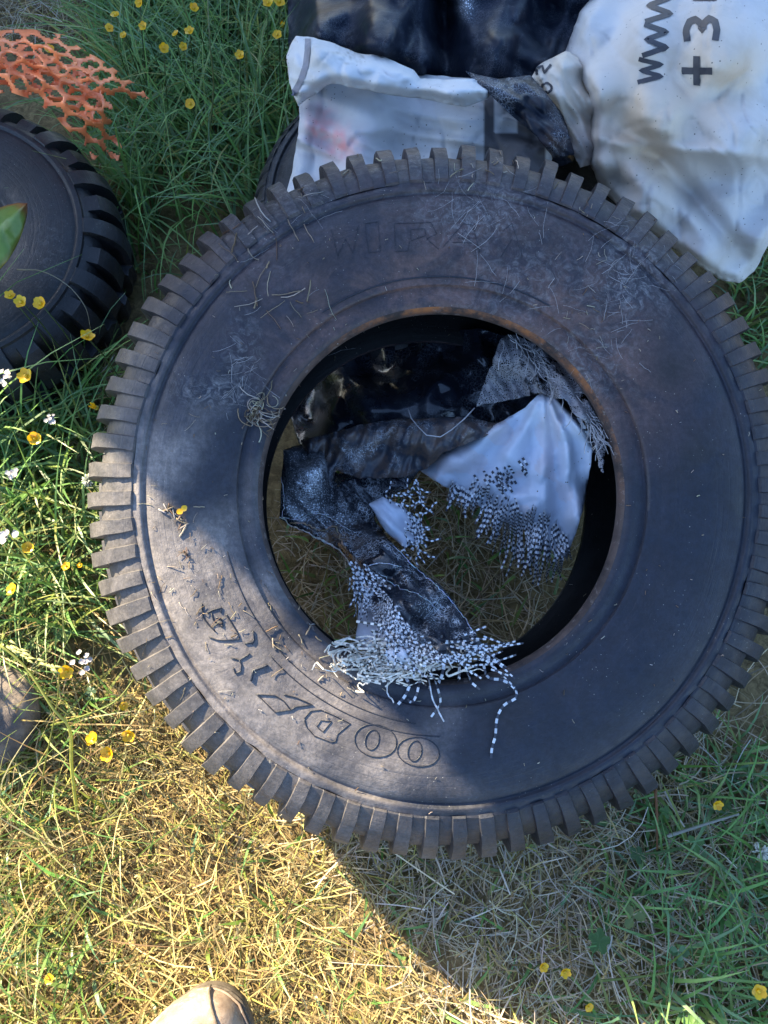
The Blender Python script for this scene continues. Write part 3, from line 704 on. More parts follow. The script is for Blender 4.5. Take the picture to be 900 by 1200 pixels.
for i in range(34):                                             # a worn patch in the middle of the cloth
    u0, v0 = 585 + random.gauss(0, 16), 558 + random.gauss(0, 8); v0 -= (u0 - 585) * .35; pts = []
    for k in range(4):
        u, v = u0 + k * 2, v0 + k * 3.; pts.append(gp(u, v, float(idw(cl_ctrl, np.array(u), np.array(v))) + cl_w(u, v) + .003))
    strand(fh, pts, .004, .0045, DRK, WHT)
for i in range(26):
    u0, v0 = interp_edge([(676, 490), (692, 515), (694, 532)], random.random()); p = float(idw(cl_ctrl, np.array(u0), np.array(v0)))
    strand(fh, [gp(u0 - 5, v0, p + .004), gp(u0 + 4, v0 + 1, p + .003)], .0035, .004, DRK, WHT)
o = fh.build('frayed_hem', M['strand'], pc, False); o['kind'] = 'stuff'
# fine grey net caught on the bead, with its root fibres
gn = thing('grey_fine_net', 'torn piece of fine grey netting caught on the rusty rim of the hole', 'netting', gp(620, 430, .3))
sheet('net', [(586, 398), (600, 392), (640, 408), (676, 440), (700, 480), (712, 520), (706, 560), (690, 500), (664, 470), (640, 462), (618, 462), (590, 470), (556, 476), (570, 448), (580, 420)],
      [(586, 400, .395), (560, 475, .34), (600, 465, .35), (640, 430, .40), (680, 470, .405), (710, 530, .38)], M['net'], gn, 2.5, lambda u, v: .016 * ridge(*rot2(u, v, 60), 60, 14, 2.) + .012 * facet(u, v, 30, 3.), .0005, 0, 6, rough=5, seed=33)
fb = MB()
for i in range(70):
    t = random.random(); u, v = 596 + 110 * t + random.gauss(0, 5), 392 + 120 * t ** 1.25 + random.gauss(0, 5); a = R(random.uniform(20, 80)); pts = []
    for k in range(7):
        p, n = hit(BT, u, v); pts.append(gp(u, v, .405 + random.uniform(-.008, .012))); u += math.cos(a) * 6; v += math.sin(a) * 6; a += random.uniform(-.5, .5)
    fb.tube(pts, .0006, 4, (.3, .26, .2))
fb.tube([gp(u, v, z) for u, v, z in ((556, 478, .345), (545, 490, .345), (530, 503, .345), (516, 512, .345), (500, 510, .345), (490, 500, .34), (482, 490, .335), (478, 478, .33))], .0009, 5, (.4, .38, .36))
o = fb.build('fibres', M['web'], gn); o['kind'] = 'stuff'

# ------------------------------------------------------------------ ground
def tnoise(x, y): return .014 * mnoise.noise(Vector((x * 2.1, y * 2.1, 0))) + .007 * mnoise.noise(Vector((x * 7, y * 7, 4)))
g = MB(); xs = sorted(set([-60, -30, -15, -8, -5, -4, 60, 30, 15, 8, 5, 4] + [round(-3 + .06 * i, 3) for i in range(101)])); ys = sorted(set([-60, -30, -15, -8, -5, -4, 60, 30, 15, 8, 6, 5] + [round(-3 + .06 * i, 3) for i in range(118)]))
vs = [(x, y, tnoise(x, y) - .012 if abs(x) < 4 and abs(y) < 5 else -.012) for y in ys for x in xs]; nx = len(xs)
g.add(vs, [(j * nx + i, j * nx + i + 1, (j + 1) * nx + i + 1, (j + 1) * nx + i) for j in range(len(ys) - 1) for i in range(nx - 1)])
m = NT('soil_and_thatch', .9, .15)
n1 = m.noise(3, 8, .6); n2 = m.noise(60, 8, .75, dist=.6)
c = m.mix(m.ramp(n2, .3, .7), (.10, .07, .035), (.34, .25, .12)); c = m.mix(m.ramp(n1, .5, .68, 0, .6), c, (.06, .07, .02)); m.color(c)
m.normal(m.bump(n2, .8, .012)); ground = tag(g.build('ground', m.m), kind='structure')

# zones as densities over the ground
TI = (Matrix.Translation(TB) @ TROT.to_4x4()).inverted()
def blocked(x, y, m=0.0):
    q = TI @ Vector((x, y, 0)); r = math.hypot(q.x + .0, q.y + .0)
    p = (x - TC.x, (y - TC.y - .03)); r = math.hypot(p[0] / 1.0, p[1] / .98)
    if .27 < r < .515 + m: return True
    if math.hypot(x - PL.x, y - PL.y) < .335 + m: return True
    if math.hypot(x - PU.x, y - PU.y) < .39 + m: return True
    return False
def in_hole(x, y): return math.hypot(x - TC.x, y - TC.y - .03) < .27
def rnd_pal(pal): 
    c = np.array(random.choice(pal)); return tuple(np.clip(c * random.uniform(.75, 1.3) * np.array([random.uniform(.9, 1.1), 1, random.uniform(.85, 1.15)]), 0, .9))
GREEN = [(.17, .35, .08), (.22, .40, .12), (.13, .28, .085), (.29, .42, .13), (.21, .36, .17)]
YGREEN = [(.24, .28, .06), (.17, .25, .05), (.3, .3, .09), (.11, .2, .045)]
STRAW = [(.52, .39, .16), (.42, .31, .13), (.60, .48, .24), (.32, .23, .10), (.48, .41, .2), (.22, .15, .07), (.45, .42, .12)]
GREY = [(.60, .51, .38), (.46, .38, .27), (.66, .59, .47), (.30, .23, .15), (.52, .41, .25)]
def blade(b, p, az, ln, lean, curl, w, col, seg=4, side=None):
    d = Vector((math.cos(az), math.sin(az), 0)); s = Vector((-d.y, d.x, 0)); a = lean; q = Vector(p); vs = []; up = Vector((0, 0, 1)); cs = []
    for k in range(seg + 1):
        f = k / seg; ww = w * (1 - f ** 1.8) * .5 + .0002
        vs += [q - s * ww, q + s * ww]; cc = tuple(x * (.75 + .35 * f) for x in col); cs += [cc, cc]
        q = q + (d * math.sin(a) + up * math.cos(a)) * (ln / seg); a += curl / seg
        if q.z < .004: q.z = .004
    b.add(vs, [(2 * k, 2 * k + 1, 2 * k + 3, 2 * k + 2) for k in range(seg)], cs)
def straw(b, p, az, ln, z, w, col, tilt=0., bend=0.):
    q = Vector((p[0], p[1], z)); vs = []; n = 4; a = az
    for k in range(n + 1):
        d = Vector((math.cos(a), math.sin(a), tilt)); s = Vector((-d.y, d.x, 0)) * w * .5 + Vector((0, 0, 1)) * w * .2
        vs += [q - s, q + s]; q = q + d * ln / n; a += bend / n; q.z = max(q.z, .003)
    b.add(vs, [(2 * k, 2 * k + 1, 2 * k + 3, 2 * k + 2) for k in range(n)], col)
def zone(u, v):
    """green density, green height, dry density at a photo place"""
    n = mnoise.noise(Vector((u / 60, v / 60, 7))) * .5 + .5
    if u < -40 and 150 < v < 640: return .16, .55, .1
    lush = sm(360, 250, v) * sm(80, 160, u) * sm(420, 330, u)                 # tall green at the top
    left = sm(370, 450, v) * sm(830, 690, v) * sm(180, 90, u)                 # green with flowers at the left
    ll = sm(740, 800, v) * sm(210, 60, u) * .35
    br = sm(640, 860, u + (v - 1000) * .25) * sm(840, 900, v)                 # green at the lower right
    mid = sm(880, 960, v) * .12
    out = 1.0 if (u < -40 or u > 940 or v < -40) else 0
    gd = max(lush, left * .8, ll, br * (.45 + .6 * n), mid, .5 * out)
    gh = .23 * lush + .20 * left + .16 * ll + .09 * br + .07
    dry = sm(740, 860, v) * sm(1000, 700, u - (v - 1000) * .2) + .35 * sm(850, 920, v) + .25 * left + 1. * sm(70, 20, v) * sm(200, 90, u) + .12 * out
    if u > 850 and 240 < v < 430: gd, gh = max(gd, .9), .12
    if 190 < u < 300 and 225 < v < 320: gd *= .1
    return gd, gh, min(1, dry)
gr = MB(); tall = MB(); dr = MB(); lf = MB()
for i in range(105000):
    x, y = random.uniform(-1.5, 1.5), random.uniform(-1.0, 2.5)
    u, v = proj(x, y, 0.)
    if u < -260 or u > 1160 or v < -200 or v > 1420: continue
    if blocked(x, y, -.01): continue
    hol = in_hole(x, y); gd, gh, dry = zone(u, v)
    if hol: gd, gh, dry = .16 + (.45 if u > 640 else 0), .07, .55
    z = tnoise(x, y) - .012
    if random.random() < gd * .5:
        warm = sm(380, 700, v) * sm(500, 200, u)
        pal = YGREEN if random.random() < .15 + .45 * warm else GREEN
        t = gh > .17
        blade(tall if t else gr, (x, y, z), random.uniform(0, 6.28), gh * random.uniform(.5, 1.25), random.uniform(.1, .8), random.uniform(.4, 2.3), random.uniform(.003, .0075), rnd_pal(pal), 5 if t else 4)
    for rep_ in range(2):
        if random.random() > dry * (.66 if not hol else .75): continue
        if rep_: x += random.uniform(-.02, .02); y += random.uniform(-.02, .02)
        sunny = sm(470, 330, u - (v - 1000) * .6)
        pal = STRAW if random.random() < .3 + .7 * sunny and not hol else GREY  # sunlight put into the colour: golden in the sun patch, greyer in shade
        h = random.random() ** 2 * .045
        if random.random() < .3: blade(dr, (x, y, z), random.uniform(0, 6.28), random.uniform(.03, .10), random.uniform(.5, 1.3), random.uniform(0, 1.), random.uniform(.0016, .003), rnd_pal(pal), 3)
        else: straw(dr, (x, y), random.uniform(0, 6.28), .018 + .11 * random.random() ** 2, max(.004, z + .008 + h), .0007 + .0017 * random.random() ** 2, rnd_pal(pal), random.uniform(-.25, .25), random.gauss(0, .7))
for i in range(150):
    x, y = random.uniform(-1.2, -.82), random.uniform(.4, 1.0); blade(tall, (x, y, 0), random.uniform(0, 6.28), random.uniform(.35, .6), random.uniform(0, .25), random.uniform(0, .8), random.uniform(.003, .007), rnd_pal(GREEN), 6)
for i in range(1500):
    x, y = random.uniform(-1.0, -.3), random.uniform(-.75, .35); u, v = proj(x, y, 0)
    if blocked(x, y) or random.random() > sm(190, 30, u) * .8 + .06 * sm(420, 200, u) * sm(900, 960, v): continue
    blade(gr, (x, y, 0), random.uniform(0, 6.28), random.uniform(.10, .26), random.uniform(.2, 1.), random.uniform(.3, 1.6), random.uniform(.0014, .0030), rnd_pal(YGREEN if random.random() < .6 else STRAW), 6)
# broad leaves
def leaf3(b, p, r, col, n=3, lobes=True):
    a0 = random.uniform(0, 6.28); tl = Vector((random.uniform(-.4, .4), random.uniform(-.4, .4), 1)).normalized()
    e1 = tl.cross(Vector((.3, 1, .1))).normalized(); e2 = tl.cross(e1)
    for k in range(n):
        a = a0 + 2 * math.pi * k / n + random.uniform(-.2, .2); d = e1 * math.cos(a) + e2 * math.sin(a); s = tl.cross(d)
        P = [(0, 0), (.35, .26), (.6, .42 if lobes else .30), (.72, .30), (.95, .30), (1.05, 0)]
        vs = [Vector(p)]; 
        for f, w in P[1:]: vs.append(Vector(p) + d * r * f + s * r * w + tl * r * (.12 - .3 * (f - .5) ** 2))
        for f, w in P[-2:0:-1]: vs.append(Vector(p) + d * r * f - s * r * w + tl * r * (.12 - .3 * (f - .5) ** 2))
        mid = len(vs); vs.append(Vector(p) + d * r * .6 - tl * r * .03)
        idx = list(range(0, mid)); b.add(vs, [(idx[i], idx[(i + 1) % mid], mid) for i in range(mid)], col)
for i in range(2600):
    x, y = random.uniform(-1.2, 1.2), random.uniform(-.9, 2.0); u, v = proj(x, y, 0.)
    if not (-60 < u < 960 and -60 < v < 1260) or blocked(x, y) or in_hole(x, y): continue
    w = .9 * sm(640, 820, u) * sm(860, 920, v) + .35 * sm(420, 480, v) * sm(760, 700, v) * sm(170, 80, u) + .15 * sm(800, 850, v) * sm(160, 80, u)
    if random.random() < w: leaf3(lf, (x, y, random.uniform(.02, .075)), random.uniform(.008, .019), tuple(.6 * x for x in rnd_pal(GREEN)), random.choice((3, 3, 5)), True)
tag(gr.build('short_grass', M['blade'], None, True), kind='stuff')
tag(tall.build('tall_grass', M['blade'], None, True), kind='stuff')
tag(dr.build('dry_straw', M['straw'], None, True), kind='stuff')
tag(lf.build('clover_leaves', M['blade'], None, True), kind='stuff')

# ------------------------------------------------------------------ straw, crumbs and webs lying on the truck tyre
db = MB(); wbm = MB()
def scatter(n, cu, cv, su, sv, lmin, lmax, w, pal, target):
    for i in range(n):
        u, v = random.gauss(cu, su), random.gauss(cv, sv); a = random.uniform(0, 6.28); ln = random.uniform(lmin, lmax); pts = []
        for k in range(5):
            p, nn = hit(BT, u, v)
            if p is None or p.z < .12: break
            pts.append(p + nn * random.uniform(.0008, .003)); u += math.cos(a) * ln / 4; v += math.sin(a) * ln / 4; a += random.uniform(-.28, .28)
        if len(pts) == 5: target.tube(pts, random.uniform(w * .6, w * 1.3), 4, rnd_pal(pal))
DP = [(.3, .24, .17), (.42, .36, .28), (.18, .12, .08), (.5, .45, .38)]
scatter(36, 255, 740, 38, 45, 3, 22, .00045, DP, db); scatter(26, 205, 640, 20, 65, 3, 20, .00045, DP, db); scatter(14, 210, 615, 8, 14, 6, 18, .001, DP, db)
scatter(34, 300, 250, 40, 45, 8, 34, .0008, DP, db); scatter(16, 330, 340, 25, 20, 8, 40, .0007, DP, db); scatter(20, 350, 740, 40, 28, 5, 16, .0008, DP, db)
scatter(30, 690, 330, 14, 60, 4, 14, .0005, DP, db); scatter(90, 450, 800, 220, 90, 2, 6, .0005, DP, db); scatter(110, 330, 480, 130, 130, 1.5, 5, .0005, DP, db); scatter(80, 700, 520, 110, 160, 1.5, 5, .0006, DP, db)
scatter(40, 560, 190, 90, 16, 3, 14, .0007, DP, db)
tag(db.build('straw_crumbs', M['straw']), kind='stuff')
WP = [(.30, .30, .32), (.2, .2, .22)]
scatter(28, 735, 320, 28, 30, 10, 45, .0002, WP, wbm); scatter(20, 565, 245, 45, 22, 12, 50, .0002, WP, wbm); scatter(14, 640, 340, 50, 40, 8, 40, .0002, WP, wbm)
scatter(26, 285, 440, 12, 30, 8, 30, .0002, WP, wbm); scatter(16, 700, 400, 22, 36, 8, 34, .0002, WP, wbm); scatter(20, 330, 260, 50, 60, 10, 45, .0002, WP, wbm)
tag(wbm.build('cobweb', M['web']), kind='stuff')
# root tangle on the left of the hole
rt = MB()
for i in range(46):
    u, v = 302 + random.gauss(0, 6), 488 + random.gauss(0, 9); a = random.uniform(0, 6.28); pts = []; turn = random.uniform(-.9, .9)
    for k in range(8):
        p, nn = hit(BT, u, v)
        if p is None or p.z < .25: p = gp(u, v, .41); nn = TN
        pts.append(p + nn * (.002 + .004 * random.random())); u += math.cos(a) * 3.6; v += math.sin(a) * 3.6; a += turn
    rt.tube(pts, .0007, 4, rnd_pal(DP))
tag(rt.build('root_tangle', M['straw']), 'small pale tangle of dry roots on the rim, left of the hole', 'roots')

# ------------------------------------------------------------------ orange safety netting
on = thing('orange_netting', 'crumpled orange plastic safety netting draped over the glossy black tyre', 'netting', gp(60, 100, .1))
def oh(ang, du, dv, ph):
    def f(U, V):
        c, s = math.cos(R(ang)), math.sin(R(ang)); a = (U * c + V * s) + 4 * np.sin(V / 23); b = (-U * s + V * c) + 4 * np.sin(U / 19 + ph)
        row = np.floor(b / dv); a = a + (row % 2) * du / 2; fu = (a / du) % 1 - .5; fv = (b / dv) % 1 - .5
        return (np.abs(fu) ** 1.5 / .45 ** 1.5 + np.abs(fv) ** 1.5 / .45 ** 1.5) < 1
    return f
def onw(sd_): return lambda u, v: .022 * ridge(*rot2(u, v, 30), 60, 22, sd_) + .012 * mnoise.noise(Vector((u / 17, v / 17, sd_)))
sheet('net_fold', [(-60, 50), (-10, 36), (40, 34), (75, 40), (105, 62), (140, 84), (168, 106), (178, 122), (160, 116), (120, 110), (90, 100), (50, 90), (0, 84), (-60, 90)], [(-40, 60, .30), (0, 60, .33), (60, 60, .37), (110, 80, .36), (170, 110, .30), (40, 90, .33)],
      M['orange'], on, 2, onw(1.), .0010, .03, 8, hole=oh(10, 26, 12, 0), seed=41)
sheet('net_fold', [(-60, 72), (0, 66), (50, 70), (96, 84), (126, 108), (136, 136), (130, 146), (142, 172), (138, 196), (124, 176), (108, 190), (104, 172), (92, 164), (70, 142), (44, 118), (10, 108), (-60, 118)], [(-40, 90, .28), (0, 85, .31), (60, 95, .33), (110, 120, .30), (135, 180, .18), (105, 185, .20), (50, 115, .29)],
      M['orange'], on, 2, onw(4.), .0010, .02, 8, hole=oh(35, 28, 15, 2), seed=42)
sheet('net_fold', [(-60, 52), (0, 48), (60, 58), (110, 78), (130, 130), (112, 150), (80, 130), (30, 108), (-60, 100)], [(-40, 60, .26), (0, 70, .28), (60, 80, .29), (120, 120, .24)],
      M['orange'], on, 2, onw(7.), .0010, .02, 8, hole=oh(-20, 26, 16, 1), seed=43)
# ------------------------------------------------------------------ dock leaf
dk = thing('dock_leaf', 'broad green dock leaf with a red edge over the glossy black tyre', 'leaf', gp(-40, 300, 0))
b = MB(); N = 16; vs = []; cs = []
def leafpt(f, w): 
    u = -60 + f * 92; v = 330 - f * 92; hw = 34 * math.sin(math.pi * min(1, f * .93 + .07)) ** .7 * (1 - .25 * f)
    u2, v2 = u + w * hw * .75, v + w * hw * .75
    return gp(u2, v2, .33 + .05 * math.sin(f * 3) - .02 * abs(w) + .006 * math.sin(f * 22 + w * 2))
for i in range(N + 1):
    for j in range(9):
        w = j / 4 - 1; f = i / N; vs.append(leafpt(f, w)); e = max(sm(.80, 1., abs(w)) * (.8 if w < 0 else .35), sm(.85, 1, f))
        ve = .25 if j == 4 else 0; sp = max(0, mnoise.noise(Vector((f * 8, w * 3, 1)))); c = np.array((.17, .28, .05)) * (1 - e) + np.array((.36, .07, .03)) * e; c = c * (1 - .4 * sp) + np.array((.3, .3, .06)) * (.4 * sp + ve); cs.append(tuple(c))
b.add(vs, [(i * 9 + j, i * 9 + j + 1, (i + 1) * 9 + j + 1, (i + 1) * 9 + j) for i in range(N) for j in range(8)], cs)
o = b.build('leaf_blade', M['petal'], dk); o.modifiers.new('t', 'SOLIDIFY').thickness = .0008
b = MB(); b.tube([gp(-60, 330, .33), gp(-80, 345, .28), gp(-95, 360, .15), gp(-95, 365, .0)], .003, 6, (.2, .12, .05)); b.build('stalk', M['blade'], dk)

# ------------------------------------------------------------------ flowers
YEL = (.86, .50, .012)
def petals(b, c, r, n, col, cup, tilt, wide=.42):
    cup *= random.uniform(.5, 1.8); wide *= random.uniform(.85, 1.12)
    tl = Vector(tilt).normalized(); e1 = tl.cross(Vector((.2, 1, .3))).normalized(); e2 = tl.cross(e1); a0 = random.uniform(0, 6)
    for k in range(n):
        a = a0 + 2 * math.pi * k / n; d = e1 * math.cos(a) + e2 * math.sin(a); s = tl.cross(d); vs = []; m_ = 5
        for i in range(m_ + 1):
            f = i / m_; w = wide * r * math.sin(math.pi * (.12 + .80 * f) ** .9) ** .8 * 1.25
            h = cup * r * f ** 1.5
            for q in (-1, 0, 1): vs.append(c + d * r * f + s * w * q + tl * (h + abs(q) * .10 * r))
        b.add(vs, [(i * 3 + q, i * 3 + q + 1, i * 3 + q + 4, i * 3 + q + 3) for i in range(m_) for q in (0, 1)], tuple(x * random.uniform(.9, 1.08) for x in col))
def ball(b, c, r, col, n=6):
    vs = []; 
    for i in range(n + 1):
        for j in range(n * 2):
            a, t = math.pi * i / n, math.pi * j / n; vs.append(c + Vector((math.sin(a) * math.cos(t), math.sin(a) * math.sin(t), math.cos(a))) * r)
    b.add(vs, [(i * 2 * n + j, (i + 1) * 2 * n + j, (i + 1) * 2 * n + (j + 1) % (2 * n), i * 2 * n + (j + 1) % (2 * n)) for i in range(n) for j in range(2 * n)], col)
def flower(name, label, cat, u, v, h, r, kind, group):
    c = gp(u, v, h); off = Vector((random.uniform(-.06, .06), random.uniform(-.10, .0), 0)) * min(1, h / .15)
    base = Vector((c.x + off.x, c.y + off.y, -.01)); root = thing(name, label, cat, base, group)
    b = MB(); tilt = (random.uniform(-.5, .5), random.uniform(-.7, .2), 1)
    if kind == 'butter': petals(b, c, r, 5, YEL, .35, tilt, .5); ball(b, c + Vector(tilt).normalized() * r * .16, r * .26, (.80, .52, .02), 5)
    elif kind == 'bud': ball(b, c, r * .6, (.45, .42, .05), 6); petals(b, c, r * .8, 5, YEL, 1.4, tilt)
    elif kind == 'white':
        for k in range(9):
            q = c + Vector((random.gauss(0, r * .5), random.gauss(0, r * .5), random.gauss(0, r * .3))); petals(b, q, r * .34, 4, (.50, .48, .48), .2, (random.uniform(-.4, .4), random.uniform(-.4, .4), 1), .5)
    elif kind == 'clover':
        for k in range(34):
            d = Vector((random.gauss(0, 1), random.gauss(0, 1), abs(random.gauss(0, 1)))).normalized(); b.tube([c + d * r * .3, c + d * r * .7, c + d * r], r * .13, 5, (.62, .64, .55), .5)
    b.build('flower_head', M['petal'], root)
    b = MB(); b.tube([base, base.lerp(c, .4) + Vector((off.x * -.1, .012, 0)), base.lerp(c, .8) + Vector((0, .008, 0)), c - Vector(tilt).normalized() * r * .05], .0011, 5, (.07, .12, .03)); b.build('stem', M['blade'], root)
BF = [
 (164, 4, .27, .010, 'yellow buttercup at the upper edge, behind the orange netting and left of the others'),
 (135, 18, .26, .010, 'yellow buttercup upper one of a close pair behind the orange netting'),
 (128, 33, .25, .011, 'yellow buttercup lower one of a close pair behind the orange netting'),
 (145, 42, .24, .009, 'small yellow buttercup just right of the pair behind the orange netting'),
 (168, 31, .25, .010, 'yellow buttercup alone between the netting pair and the trio in tall grass'),
 (227, 10, .27, .011, 'yellow buttercup topmost in the middle of the tall green grass'),
 (222, 37, .26, .013, 'widest yellow buttercup in the middle of the tall green grass'),
 (206, 40, .25, .010, 'pale yellow buttercup touching the left of the widest one in tall grass'),
 (192, 57, .24, .012, 'deep orange yellow buttercup lowest left of the trio in tall grass'),
 (215, 55, .18, .010, 'dull shaded buttercup low down beneath the widest one in tall grass'),
 (281, 65, .25, .011, 'ragged yellow buttercup alone in the tall grass left of the torn bag'),
 (223, 122, .20, .012, 'lone yellow buttercup low in the tall grass, farthest below the others'),
 (314, 4, .29, .014, 'large yellow buttercup in the cluster beside the black plastic heap'),
 (327, 2, .30, .013, 'yellow buttercup touching the black plastic heap at the upper edge'),
 (325, 41, .26, .012, 'yellow buttercup hanging just above the white bag corner'),
 (331, 30, .25, .008, 'tiny yellow buttercup between the heap cluster and the white bag corner'),
 (58, 58, .26, .012, 'yellow buttercup seen through the holes of the orange netting'),
 (12, 347, .32, .011, 'yellow buttercup outermost of three in a row over the glossy tyre'),
 (25, 354, .32, .012, 'yellow buttercup middle of three in a row over the glossy tyre'),
 (48, 356, .32, .012, 'yellow buttercup innermost of three in a row over the glossy tyre'),
 (102, 395, .30, .015, 'open bright yellow buttercup between the glossy tyre and the truck tyre'),
 (31, 441, .28, .015, 'big yellow buttercup below the glossy tyre with petals spread wide'),
 (113, 478, .22, .008, 'tiny yellow buttercup touching the truck tyre tread'),
 (41, 514, .24, .012, 'yellow buttercup alone in the green grass midway between tyre and leaf litter'),
 (33, 642, .20, .012, 'yellow buttercup just right of the white flower cluster at the left edge'),
 (15, 691, .20, .013, 'orange yellow buttercup near the left edge above the stone'),
 (78, 664, .17, .009, 'small drooping buttercup beside a bare brown patch near the tread'),
 (94, 663, .15, .007, 'tiniest faded buttercup beside a bare brown patch near the tread'),
 (78, 786, .20, .014, 'yellow buttercup beside the white flower, right of the stone'),
 (145, 827, .16, .009, 'small round yellow buttercup close to the sunlit tread lugs'),
 (110, 866, .16, .014, 'cupped yellow buttercup left of the sunlit trio above the straw'),
 (151, 861, .15, .014, 'folded yellow buttercup right of the sunlit trio above the straw'),
 (128, 883, .15, .015, 'largest yellow buttercup, lowest of the sunlit trio above the straw'),
 (58, 1147, .08, .009, 'small faded yellow buttercup in the straw left of the boot'),
 (840, 942, .07, .011, 'yellow buttercup below the tyre tread among the green leaves at right'),
 (636, 1132, .07, .010, 'yellow buttercup left one of two in the dry grass below the tyre'),
 (662, 1138, .07, .010, 'yellow buttercup right one of two in the dry grass below the tyre'),
 (690, 1180, .06, .009, 'slim half closed buttercup near the lower edge of the dry grass'),
 (889, 1161, .09, .014, 'yellow buttercup in the lower right corner among broad leaves'),
 (672, 592, .07, .008, 'tiny yellow buttercup inside the tyre hole beside the pale cloth')]
for u, v, h, r, lab in BF:
    flower('buttercup', lab, 'flower', u, v, h, r * random.uniform(.78, .95), 'bud' if r <= .008 else 'butter', 'yellow buttercups in the grass')
WF = [(95, 776, .20, .014, 'white flower beside a buttercup and the sunlit tread', 'white'), (9, 632, .22, .018, 'white flower cluster at the left edge beside a buttercup', 'white'),
      (14, 556, .22, .013, 'small white flower spike at the left edge, above the larger cluster', 'white'), (5, 440, .27, .015, 'pale pink white flower cluster at the left edge below the glossy tyre', 'white'),
      (60, 492, .18, .012, 'faded whitish flower head deep in the left grass', 'white'), (104, 563, .29, .011, 'pale yellow green flower head resting against the tread lugs', 'clover'), (891, 998, .06, .015, 'round white clover head in the green at the right edge', 'clover')]
for u, v, h, r, lab, k in WF:
    flower('clover_flower' if k == 'clover' and u > 500 else 'white_flower', lab, 'flower', u, v, h, r, k, 'white flowers in the grass')

# ------------------------------------------------------------------ single stalks and twigs one can point to
def stalk(name, label, pts, r, col, cat='stalk'):
    b = MB(); P = [Vector(p) for p in spline([gp(*p) for p in pts], 18)]; b.tube(P, r, 6, col, .5); return tag(b.build(name, M['blade']), label, cat)
stalk('grass_stalk', 'thick bright yellow green grass stem bent over beside the stone', [(92, 965, .02), (84, 900, .10), (82, 855, .18), (62, 830, .21), (30, 782, .24), (-5, 752, .26)], .0030, (.50, .50, .12))
for k in range(26):
    t = random.random(); u, v = 5 + 62 * t, 755 + 30 * t + random.gauss(0, 3); leafd = R(random.uniform(10, 50)); b_ = MB()
    if k == 0: seeds = MB()
    seeds.tube([gp(u, v, .25), gp(u + 5 * math.cos(leafd), v + 5 * math.sin(leafd), .252), gp(u + 11 * math.cos(leafd), v + 11 * math.sin(leafd), .25)], .0022, 5, (.55, .55, .22), .2)
tag(seeds.build('seed_head', M['blade']), 'pale ripe grass seed head drooping over the stone at the left edge', 'seed head')['kind'] = 'stuff'
stalk('grass_stalk', 'thin yellow green grass stem standing upright among the sunlit buttercups', [(46, 950, .01), (52, 900, .08), (66, 830, .15), (70, 780, .2)], .0016, (.26, .27, .06))
stalk('grass_stalk', 'curved green stem arching toward the sunlit tread', [(60, 850, .1), (100, 838, .16), (135, 822, .18), (157, 796, .18)], .0018, (.24, .28, .06))
stalk('grass_stalk', 'long pale green stem lying on the green ground at the right', [(815, 935, .03), (838, 1000, .05), (858, 1060, .05), (865, 1086, .04)], .002, (.26, .3, .14))
stalk('dry_stalk', 'pale bleached stalk lying crosswise below the tyre at the right', [(782, 980, .05), (820, 968, .055), (866, 954, .06)], .003, (.46, .44, .38))
stalk('twig', 'short reddish brown twig sticking out below the tyre tread', [(768, 925, .06), (770, 960, .05), (770, 996, .03)], .0028, (.30, .13, .05), 'twig')
stalk('grass_stalk', 'long flat green blade lying along the lower right of the dry grass', [(700, 1150, .03), (770, 1142, .05), (840, 1128, .06), (905, 1120, .05)], .002, (.2, .26, .07))
stalk('grass_stalk', 'pale seeding grass stem rising from the tall grass beside the netting', [(240, 190, .05), (250, 110, .2), (246, 50, .32), (243, -10, .38)], .0022, (.2, .24, .1))
stalk('grass_stalk', 'arching thin stem across the side of the glossy black tyre', [(20, 316, .26), (50, 318, .27), (80, 335, .26), (100, 360, .24), (106, 385, .2)], .0012, (.3, .28, .2))
b = MB(); petals(b, hit(BT, 214, 598)[0] + TN * .003, .008, 2, YEL, .3, (0, 0, 1)); tag(b.build('fallen_petal', M['petal']), 'fallen yellow petal lying on the sidewall of the truck tyre', 'petal')

# ------------------------------------------------------------------ stone
def lump(name, label, cat, c, rad, mat, amp=.18, seed=1, sub=4):
    bm = bmesh.new(); bmesh.ops.create_icosphere(bm, subdivisions=sub, radius=1)
    for v in bm.verts:
        n = v.co.normalized(); k = 1 + amp * mnoise.noise(n * 1.3 + Vector((seed, 0, 0))) + amp * .3 * mnoise.noise(n * 4 + Vector((seed, 0, 0)))
        v.co = Vector((n.x * rad[0] * k, n.y * rad[1] * k, n.z * rad[2] * k)) + Vector(c)
    me = bpy.data.meshes.new(name); bm.to_mesh(me); bm.free(); me.polygons.foreach_set('use_smooth', [True] * len(me.polygons)); me.materials.append(mat)
    o = bpy.data.objects.new(name, me); COL.objects.link(o); return tag(o, label, cat)
m = NT('field_stone', .85, .25); n = m.noise(14, 8, .65); m.color(m.mix(m.ramp(n, .35, .65), (.10, .085, .08), (.25, .20, .16))); m.normal(m.bump(m.noise(60, 8, .7), .5, .006))
pst = gp(2, 838, .05); lump('stone', 'smooth grey brown stone half hidden in the grass at the left', 'stone', (pst.x - .01, pst.y, .04), (.065, .085, .06), m.m)

